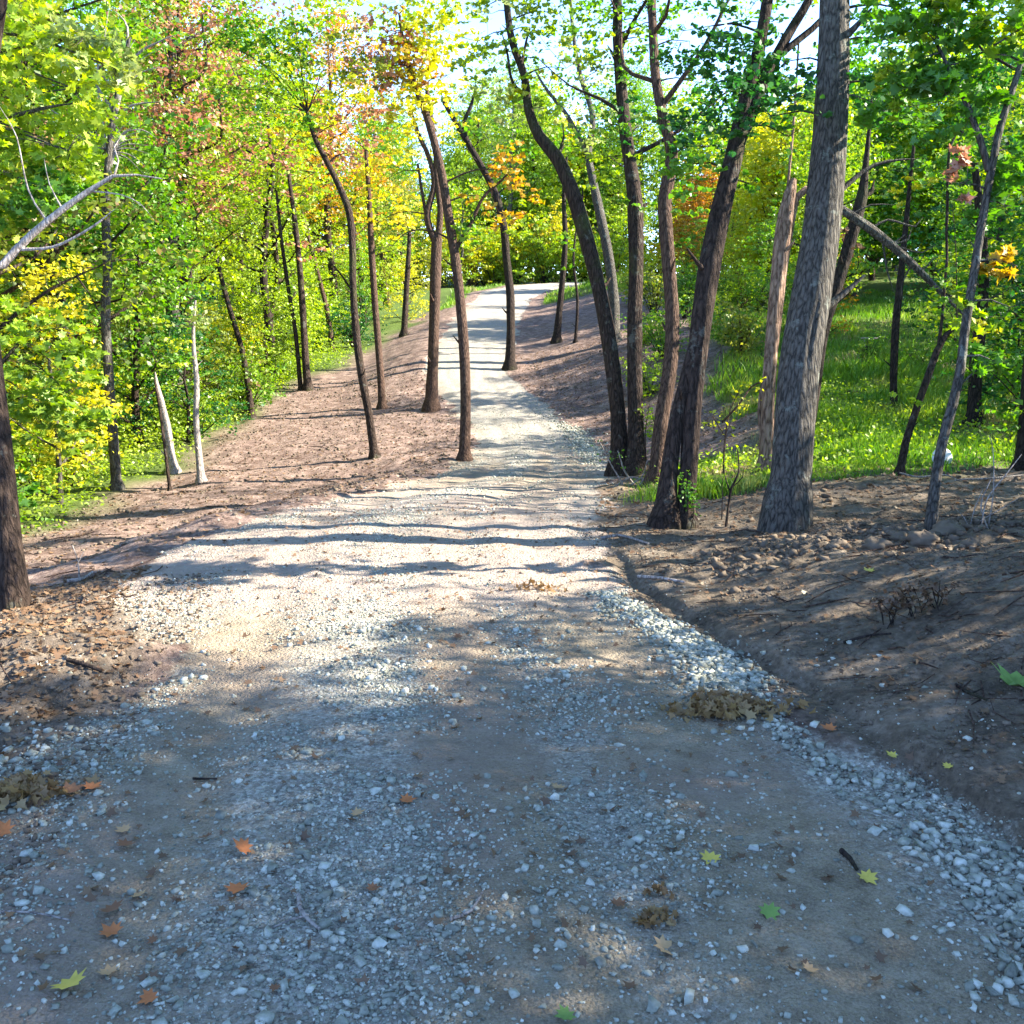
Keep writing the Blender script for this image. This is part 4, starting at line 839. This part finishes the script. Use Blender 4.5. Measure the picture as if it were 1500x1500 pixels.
brushy('leafy_sprout', 'bright green sprout in the gap right of the upright trunk', 'plant', 950, 690,
       [[(948, 690, 3), (946, 640, 2), (950, 590, 1)], [(952, 690, 3), (960, 640, 2), (955, 600, 1)]], BK['brown'], 'yellowgreen', 18, .06, seed=6, lr=.12)
for k, (px, py, lab) in enumerate([(1450, 770, 'spray of pale dead stalks on the brow near the right edge'), (1385, 706, 'dead forked branch lying behind the slender grey trunk')]):
    if k == 0: st = [[(1430, 775, 3), (1440, 730, 2.5), (1470, 690, 2), (1495, 665, 1.5)], [(1440, 775, 2.5), (1436, 740, 2), (1448, 700, 1.5)], [(1425, 770, 2), (1432, 745, 2), (1445, 720, 1)], [(1450, 778, 2), (1455, 720, 2), (1458, 660, 1.5), (1455, 640, 1)], [(1420, 780, 2), (1415, 760, 1.5), (1400, 745, 1)], [(1435, 770, 2), (1460, 745, 1.5), (1490, 730, 1)]]
    else: st = [[(1378, 716, 3.5), (1400, 704, 3), (1440, 699, 3), (1500, 697, 3)], [(1320, 694, 3), (1345, 698, 3), (1385, 696, 2.5), (1408, 706, 2)]]
    brushy('dead_branch', lab, 'branch', px, py, st, BK['dead'], seed=8 + k)
r = np.random.default_rng(77)
for k, (px, py, lab) in enumerate([(1340, 905, 'withered brown weed tuft in the middle of the dark bank'), (1375, 890, 'withered brown weed tuft right of the middle of the bank'), (1300, 915, 'small withered weed tuft left of the other two on the bank')]):
    st = [[(px + a, py, 2), (px + a * 1.8 + r.normal(0, 4), py - 16, 1.8), (px + a * 2.6 + r.normal(0, 5), py - 30 - r.uniform(0, 12), 1)] for a in r.uniform(-9, 9, 7)]
    brushy('dead_weed', lab, 'weed', px, py, st, BK['dark'], 'dry', 3, .03, 'dead weeds on the bank', seed=20 + k, lr=.03)
brushy('edge_twig', 'forked pale twig standing on the left bare ground near the edge trunk', 'twig', 118, 850,
       [[(117, 850, 3), (114, 825, 2), (104, 800, 1.5)], [(115, 828, 2), (120, 810, 1)]], BK['dead'], seed=31)

# ------------------------------------------------------------------ logs, sticks, stump, stones
def stick(name, label, cat, pxs, w, mat, lift=.5, group=None, sides=8, extra=()):
    pts = []; 
    for k, (px, py) in enumerate(pxs):
        p, t = G(px, py); rad = w * t / FPX / 2; p[2] = HZ(p[0], p[1]) + rad * lift * 1.4; pts.append(p)
    b = pts[0].copy(); root_t = pts; m = MB(); tt = G(*pxs[0])[1]; rr_ = w * tt / FPX / 2
    tube(m, pts, np.linspace(rr_, rr_ * .6, len(pts)), sides, .03 if tt < 8 else .1, .12, 3, 0)
    for e in extra:
        q = []
        for (px, py) in e: p, t = G(px, py); p[2] = HZ(p[0], p[1]) + rr_ * lift; q.append(p)
        tube(m, q, np.linspace(rr_ * .5, rr_ * .25, len(q)), 6, .03, .1, 4)
    o = m.obj(name, mat, None, b, smooth=True); o.location = tuple(b); return tag(o, label, cat, group)
stick('curved_stick', 'curved grey stick lying on the gravel in the lower left centre', 'stick', [(438, 1316), (440, 1335), (452, 1352), (468, 1365)], 8, BK['dead'], 1, extra=[[(452, 1345), (425, 1352), (395, 1366)]])
stick('pale_stick', 'pale straight stick on the bank edge below the dark forked tree', 'stick', [(935, 848), (965, 850), (1003, 856)], 5, BK['pale'], 1)
stick('dark_stick', 'short dark stick on the right gravel beside a yellow leaf', 'stick', [(1232, 1250), (1245, 1262), (1255, 1278)], 9, BK['dark'], .6)
stick('forked_stick', 'grey twiggy stick on the gravel left of the stone cluster', 'stick', [(660, 1350), (690, 1338), (706, 1312)], 6, BK['dead'], 1)
stick('small_twig', 'small twig pointing right on the left gravel', 'stick', [(283, 1143), (300, 1144), (318, 1144)], 4, BK['dark'], 1)
stick('long_thin_twig', 'long thin twig across the lower left corner', 'stick', [(0, 1338), (50, 1340), (105, 1352)], 4, BK['dead'], 1)
stick('left_dark_branch', 'dark branch lying across the debris left of the road', 'branch', [(100, 972), (128, 980), (150, 990)], 8, BK['dark'], 1)
stick('bank_root', 'dark thin root lying on the middle of the dark bank', 'root', [(1235, 945), (1270, 935), (1305, 932)], 5, BK['dark'], 1)
stick('bank_twig', 'forked dark twig low on the right bank', 'twig', [(1400, 1008), (1420, 1020), (1445, 1030)], 6, BK['dark'], 1, extra=[[(1420, 1020), (1440, 1012)]])
stick('fallen_log', 'pale fallen log among the weeds at the left', 'log', [(90, 690), (112, 698), (136, 708)], 20, BK['pale'], 3.4, sides=14)
stick('brow_branch', 'thin branch lying on the sunlit road edge left of the forked tree', 'branch', [(880, 792), (910, 788), (950, 800)], 5, BK['dead'], 1)
stick('white_branch', 'short whitish branch on the left embankment', 'branch', [(100, 856), (120, 852), (136, 842)], 6, BK['pale'], 1)
# stump in the meadow with a pale plank over it
b, t = G(1268, 532); s = t / FPX
root = thing('tree_stump', b, 'dark cut stump standing in the meadow under a pale plank', 'stump')
m = MB(); tube(m, [b + (0, 0, -.1), b + (0, 0, .02), b + (-.5 * s * 2, 0, 24 * s)], [10 * s, 8.5 * s, 7 * s], 14, .05, .12, 5); m.obj('trunk', BK['dark'], root, b, smooth=True)
m = MB(); p0 = b + np.array([-9 * s, .05, 36 * s]); p1 = b + np.array([14 * s, -.05, 36.5 * s])
def boxbar(m, a, c, w, th):
    a = np.array(a); c = np.array(c); d = c - a; d /= np.linalg.norm(d); u = np.cross(d, (0, 0, 1)); u /= np.linalg.norm(u); v = np.cross(u, d)
    V = [p + su * u * w / 2 + sv * v * th / 2 for p in (a, c) for su, sv in ((-1, -1), (1, -1), (1, 1), (-1, 1))]
    m.add(V, [(0, 1, 2, 3), (7, 6, 5, 4), (0, 4, 5, 1), (1, 5, 6, 2), (2, 6, 7, 3), (3, 7, 4, 0)])
boxbar(m, p0, p1, .13, .025)
tube(m, [b + (-2 * s, 0, 22 * s), b + (-5 * s, .02, 36 * s)], [.012, .01], 6); o = m.obj('plank', BK['pale'], None, p0); o.location = tuple(p0)
tag(o, 'pale plank propped on a stick above the dark stump', 'plank')
# low dark log in the grass
stick('meadow_log', 'short black log lying in the grass below the stump', 'log', [(1243, 580), (1250, 579), (1258, 579)], 7, BK['dark'], 1, sides=10)
# white round disc leaning in the grass
b, t = G(1379, 682); s = t / FPX; m = MB(); rd = 15 * s; n = 28; a = np.linspace(0, 2 * math.pi, n, endpoint=False)
tilt = np.array([[1, 0, 0], [0, math.cos(1.25), -math.sin(1.25)], [0, math.sin(1.25), math.cos(1.25)]])
prof = [(0, .30), (.35, .28), (.7, .2), (.92, .1), (1, .0), (1, -.06), (.95, -.08), (0, -.05)]
V = []; 
for (q, z) in prof: V += [(q * rd * math.cos(t2) if q else 1e-4 * math.cos(t2), q * rd * math.sin(t2) if q else 1e-4 * math.sin(t2), z * rd) for t2 in a]
V = np.array(V) @ tilt.T + b + np.array([0, 0, rd * .8]); i, j = np.meshgrid(np.arange(len(prof) - 1), np.arange(n), indexing='ij'); a0 = i * n + j; a1 = i * n + (j + 1) % n
m.add(V, np.stack([a0, a1, a1 + n, a0 + n], -1).reshape(-1, 4)); o = m.obj('white_disc', WHITE, None, b, smooth=True); o.location = tuple(b)
tag(o, 'white round domed disc standing in the grass behind the slender grey trunk', 'disc')
# big clods on the brow
for k, (px, py, sz, lab) in enumerate([(1285, 802, 16, 'leftmost large dirt clod on the brow of the bank'), (1352, 795, 18, 'large dirt clod at the foot of the slender grey trunk'), (1388, 785, 22, 'biggest dirt clod on the brow right of the slender grey trunk'),
                                       (1230, 800, 11, 'small dirt clod right of the thick grey trunk foot'), (1318, 790, 11, 'small dirt clod between two larger ones on the brow'), (1420, 800, 12, 'rightmost dirt clod on the brow')]):
    b, t = G(px, py); m = MB(); r = np.random.default_rng(200 + k)
    th, ph = np.meshgrid(np.linspace(0, math.pi, 14), np.linspace(0, 2 * math.pi, 22, endpoint=False), indexing='ij')
    q = 1 + .5 * fbm(np.cos(ph) * np.sin(th) * 1.8 + k * 7, np.cos(th) * 1.8 + np.sin(ph) * 1.4, k, 4); s = sz * t / FPX
    V = np.stack([q * np.sin(th) * np.cos(ph) * 1.25, q * np.sin(th) * np.sin(ph), q * np.cos(th) * .7], -1).reshape(-1, 3) * s + b + np.array([0, 0, s * .2])
    i, j = np.meshgrid(np.arange(13), np.arange(22), indexing='ij'); a0 = i * 22 + j; a1 = i * 22 + (j + 1) % 22
    m.add(V, np.stack([a0, a1, a1 + 22, a0 + 22], -1).reshape(-1, 4)); o = m.obj('dirt_clod', CLOD, None, b, smooth=True); o.location = tuple(b); tag(o, lab, 'dirt clod', 'dirt clods on the brow')

# ------------------------------------------------------------------ fallen leaves
FL = {'orange': simplemat('fallen_orange', (.42, .15, .05), .7, .35, 30, .3), 'yellow': simplemat('fallen_yellow', (.52, .42, .08), .7, .3, 30, .3), 'tan': simplemat('fallen_tan', (.42, .27, .13), .7, .3, 30, .3),
      'brown': simplemat('fallen_brown', (.20, .10, .05), .8, .35, 30, .3), 'green': simplemat('fallen_green', (.16, .26, .06), .7, .3, 30, .3)}
OUT = [(0, -.25), (.14, -.02), (.45, -.12), (.36, .12), (.62, .30), (.36, .36), (.40, .62), (.17, .55), (0, .95)]
OUT = OUT + [(-x, y) for x, y in OUT[-2:0:-1]]
def leaf_thing(px, py, w, col, lab, curl=.5, group='fallen leaves on the gravel'):
    r = np.random.default_rng(int(px * 7 + py)); b, t = G(px, py); s = w * t / FPX / 1.0; n = len(OUT)
    q = np.array([(x, y, 0) for x, y in OUT]); inner = q * .5; inner[:, 1] += .1; cen = np.array([[0, .25, 0]])
    V = np.vstack([q, inner, cen]); V[:, 2] = curl * (V[:, 0] ** 2 * 1.0 + (V[:, 1] - .3) ** 2 * .5) + r.normal(0, .03, len(V)) * curl
    f3 = [(n + k, n + (k + 1) % n, 2 * n) for k in range(n)]; f4 = [(k, (k + 1) % n, n + (k + 1) % n, n + k) for k in range(n)]
    a = r.uniform(0, 6.28); ta = r.normal(0, .25); Rm = np.array([[math.cos(a), -math.sin(a), 0], [math.sin(a), math.cos(a), 0], [0, 0, 1]])
    Tm = np.array([[1, 0, 0], [0, math.cos(ta), -math.sin(ta)], [0, math.sin(ta), math.cos(ta)]])
    W = (V * s) @ Tm.T @ Rm.T + b + np.array([0, 0, .012]); m = MB(); m.add(W, f4); m.f.append(np.array(f3)); 
    st = MB(); 
    o = m.obj('fallen_leaf', FL[col], None, b, smooth=True); o.location = tuple(b); return tag(o, lab, 'leaf', group)
for a in [(590, 1177, 24, 'orange', 'small red-orange leaf highest in the road centre'), (518, 1197, 20, 'tan', 'small tan leaf left of the red-orange centre leaf'), (362, 1251, 30, 'orange', 'orange leaf alone on the left gravel, upper of two'),
          (350, 1303, 32, 'orange', 'orange leaf just below another on the left gravel'), (160, 1335, 32, 'brown', 'red-brown leaf above an orange one at lower left'), (168, 1373, 32, 'orange', 'orange leaf below the red-brown one at lower left'),
          (205, 1318, 22, 'tan', 'small tan leaf right of the red-brown leaf'), (97, 1445, 46, 'yellow', 'largest yellow-tan leaf in the lower left corner'), (160, 1433, 28, 'tan', 'tan leaf right of the large lower left leaf'),
          (226, 1464, 28, 'orange', 'orange leaf lowest at the bottom left'), (541, 1307, 20, 'brown', 'small brown leaf in the lower road centre'), (1043, 1258, 28, 'yellow', 'bright yellow-green leaf on the right gravel'),
          (1265, 1286, 28, 'yellow', 'yellow leaf at the end of the short dark stick'), (1122, 1335, 30, 'green', 'green leaf on the lower right clay'), (965, 1394, 40, 'tan', 'large tan leaf below the crumpled dry leaves'),
          (1220, 1073, 22, 'orange', 'orange leaf in the groove at the foot of the bank'), (1310, 1113, 16, 'yellow', 'tiny yellow leaf on the bank foot'), (1390, 1125, 14, 'yellow', 'tiny yellow leaf low on the right bank'),
          (820, 1156, 20, 'tan', 'pale tan leaf in the road centre right of a thin twig'), (675, 935, 16, 'brown', 'dark brown leaf on the upper road centre'), (300, 1230, 20, 'brown', 'small brown leaf left of the orange leaves'),
          (835, 1492, 30, 'green', 'green leaf at the bottom edge among pale stones'), (905, 1332, 24, 'brown', 'brown leaf left of the crumpled dry leaves'), (228, 1380, 16, 'brown', 'tiny purple-brown leaf at lower left'), (404, 1450, 16, 'brown', 'tiny dark leaf near the bottom left centre'),
          (1275, 840, 16, 'yellow', 'small cream leaf on the upper bank'), (1180, 1425, 22, 'tan', 'tan leaf in the lower right clay'), (95, 1165, 34, 'brown', 'brown leaf beside the left debris'), (130, 1160, 26, 'orange', 'orange-brown leaf right of the left debris'), (10, 1225, 36, 'orange', 'orange leaf at the left picture edge'),
          (190, 1240, 26, 'brown', 'crumpled brown leaf on the left gravel'), (185, 1222, 22, 'tan', 'tan leaf touching the crumpled brown leaf on the left')]:
    leaf_thing(*a)
for k in range(3): pass
b, t = G(1492, 1000); 
leaf_thing(1488, 1000, 60, 'green', 'large folded green leaf at the right edge on the bank', 1.2, None)
# heaps of dry leaves
def heap(px, py, wpx, n, lab, col='heap', sz=.042, ht=.06):
    r = np.random.default_rng(int(px)); b, t = G(px, py); b[2] = HZ(b[0], b[1]); R_ = wpx * t / FPX / 2; m = MB()
    x = b[0] + r.normal(0, .5, n) * R_; y = b[1] + r.normal(0, .3, n) * R_; z = h(x, y) + .006 + ht * r.random(n) * np.exp(-((x - b[0]) ** 2 + (y - b[1]) ** 2) / R_ ** 2)
    leaves(m, r, np.stack([x, y, z], 1), sz, 'lobed', spread=1.0)
    o = m.obj('leaf_heap', LM[col], None, b); o.location = tuple(b); tag(o, lab, 'leaf heap')
heap(1065, 1045, 150, 330, 'heap of dry brown leaves on the stone ridge at the bank foot')
heap(960, 1352, 60, 60, 'crumpled clump of dry yellow-brown leaves on the gravel', sz=.026, ht=.03)
heap(962, 1312, 40, 22, 'small pair of dry leaves above the crumpled clump', sz=.024, ht=.02)
heap(25, 1170, 110, 240, 'heap of brown leaves and twigs at the left picture edge')
heap(785, 864, 70, 60, 'small sunlit heap of dry leaves at the right road edge', sz=.035, ht=.06)

# ------------------------------------------------------------------ light, sky, camera
SUN_AZ = R(82); SUN_EL = R(33)           # azimuth clockwise from +Y
sd = np.array([math.sin(SUN_AZ) * math.cos(SUN_EL), math.cos(SUN_AZ) * math.cos(SUN_EL), math.sin(SUN_EL)])
W = bpy.data.worlds.new('World'); S.world = W; W.use_nodes = True; nt = W.node_tree; bg = nt.nodes['Background']
sky = nt.nodes.new('ShaderNodeTexSky'); sky.sky_type = 'NISHITA'; sky.sun_disc = False; sky.sun_elevation = SUN_EL; sky.sun_rotation = SUN_AZ
sky.altitude = 7000; sky.air_density = .75; sky.dust_density = 0; sky.ozone_density = 1.5
nt.links.new(sky.outputs[0], bg.inputs[0]); bg.inputs[1].default_value = .15
l = bpy.data.lights.new('sun', 'SUN'); l.energy = 2.9; l.angle = R(.53); l.color = (1, .91, .78)
so = bpy.data.objects.new('sun', l); C.objects.link(so)
from mathutils import Vector
so.rotation_euler = Vector(-sd).to_track_quat('-Z', 'Y').to_euler(); so.location = tuple(sd * 60)
cam = bpy.data.cameras.new('camera'); co = bpy.data.objects.new('camera', cam); C.objects.link(co)
cam.sensor_width = 36; cam.lens = FPX / 1500 * 36; co.location = (0, 0, 0); co.rotation_euler = (math.pi / 2 - PITCH, 0, 0); cam.clip_end = 1000; cam.clip_start = .05
S.camera = co
S.render.engine = 'CYCLES'
S.cycles.max_bounces = 5; S.cycles.transparent_max_bounces = 4; S.cycles.diffuse_bounces = 3
vs = S.view_settings; vs.view_transform = 'Standard'; vs.look = 'None'; vs.exposure = 3.07; vs.gamma = 1
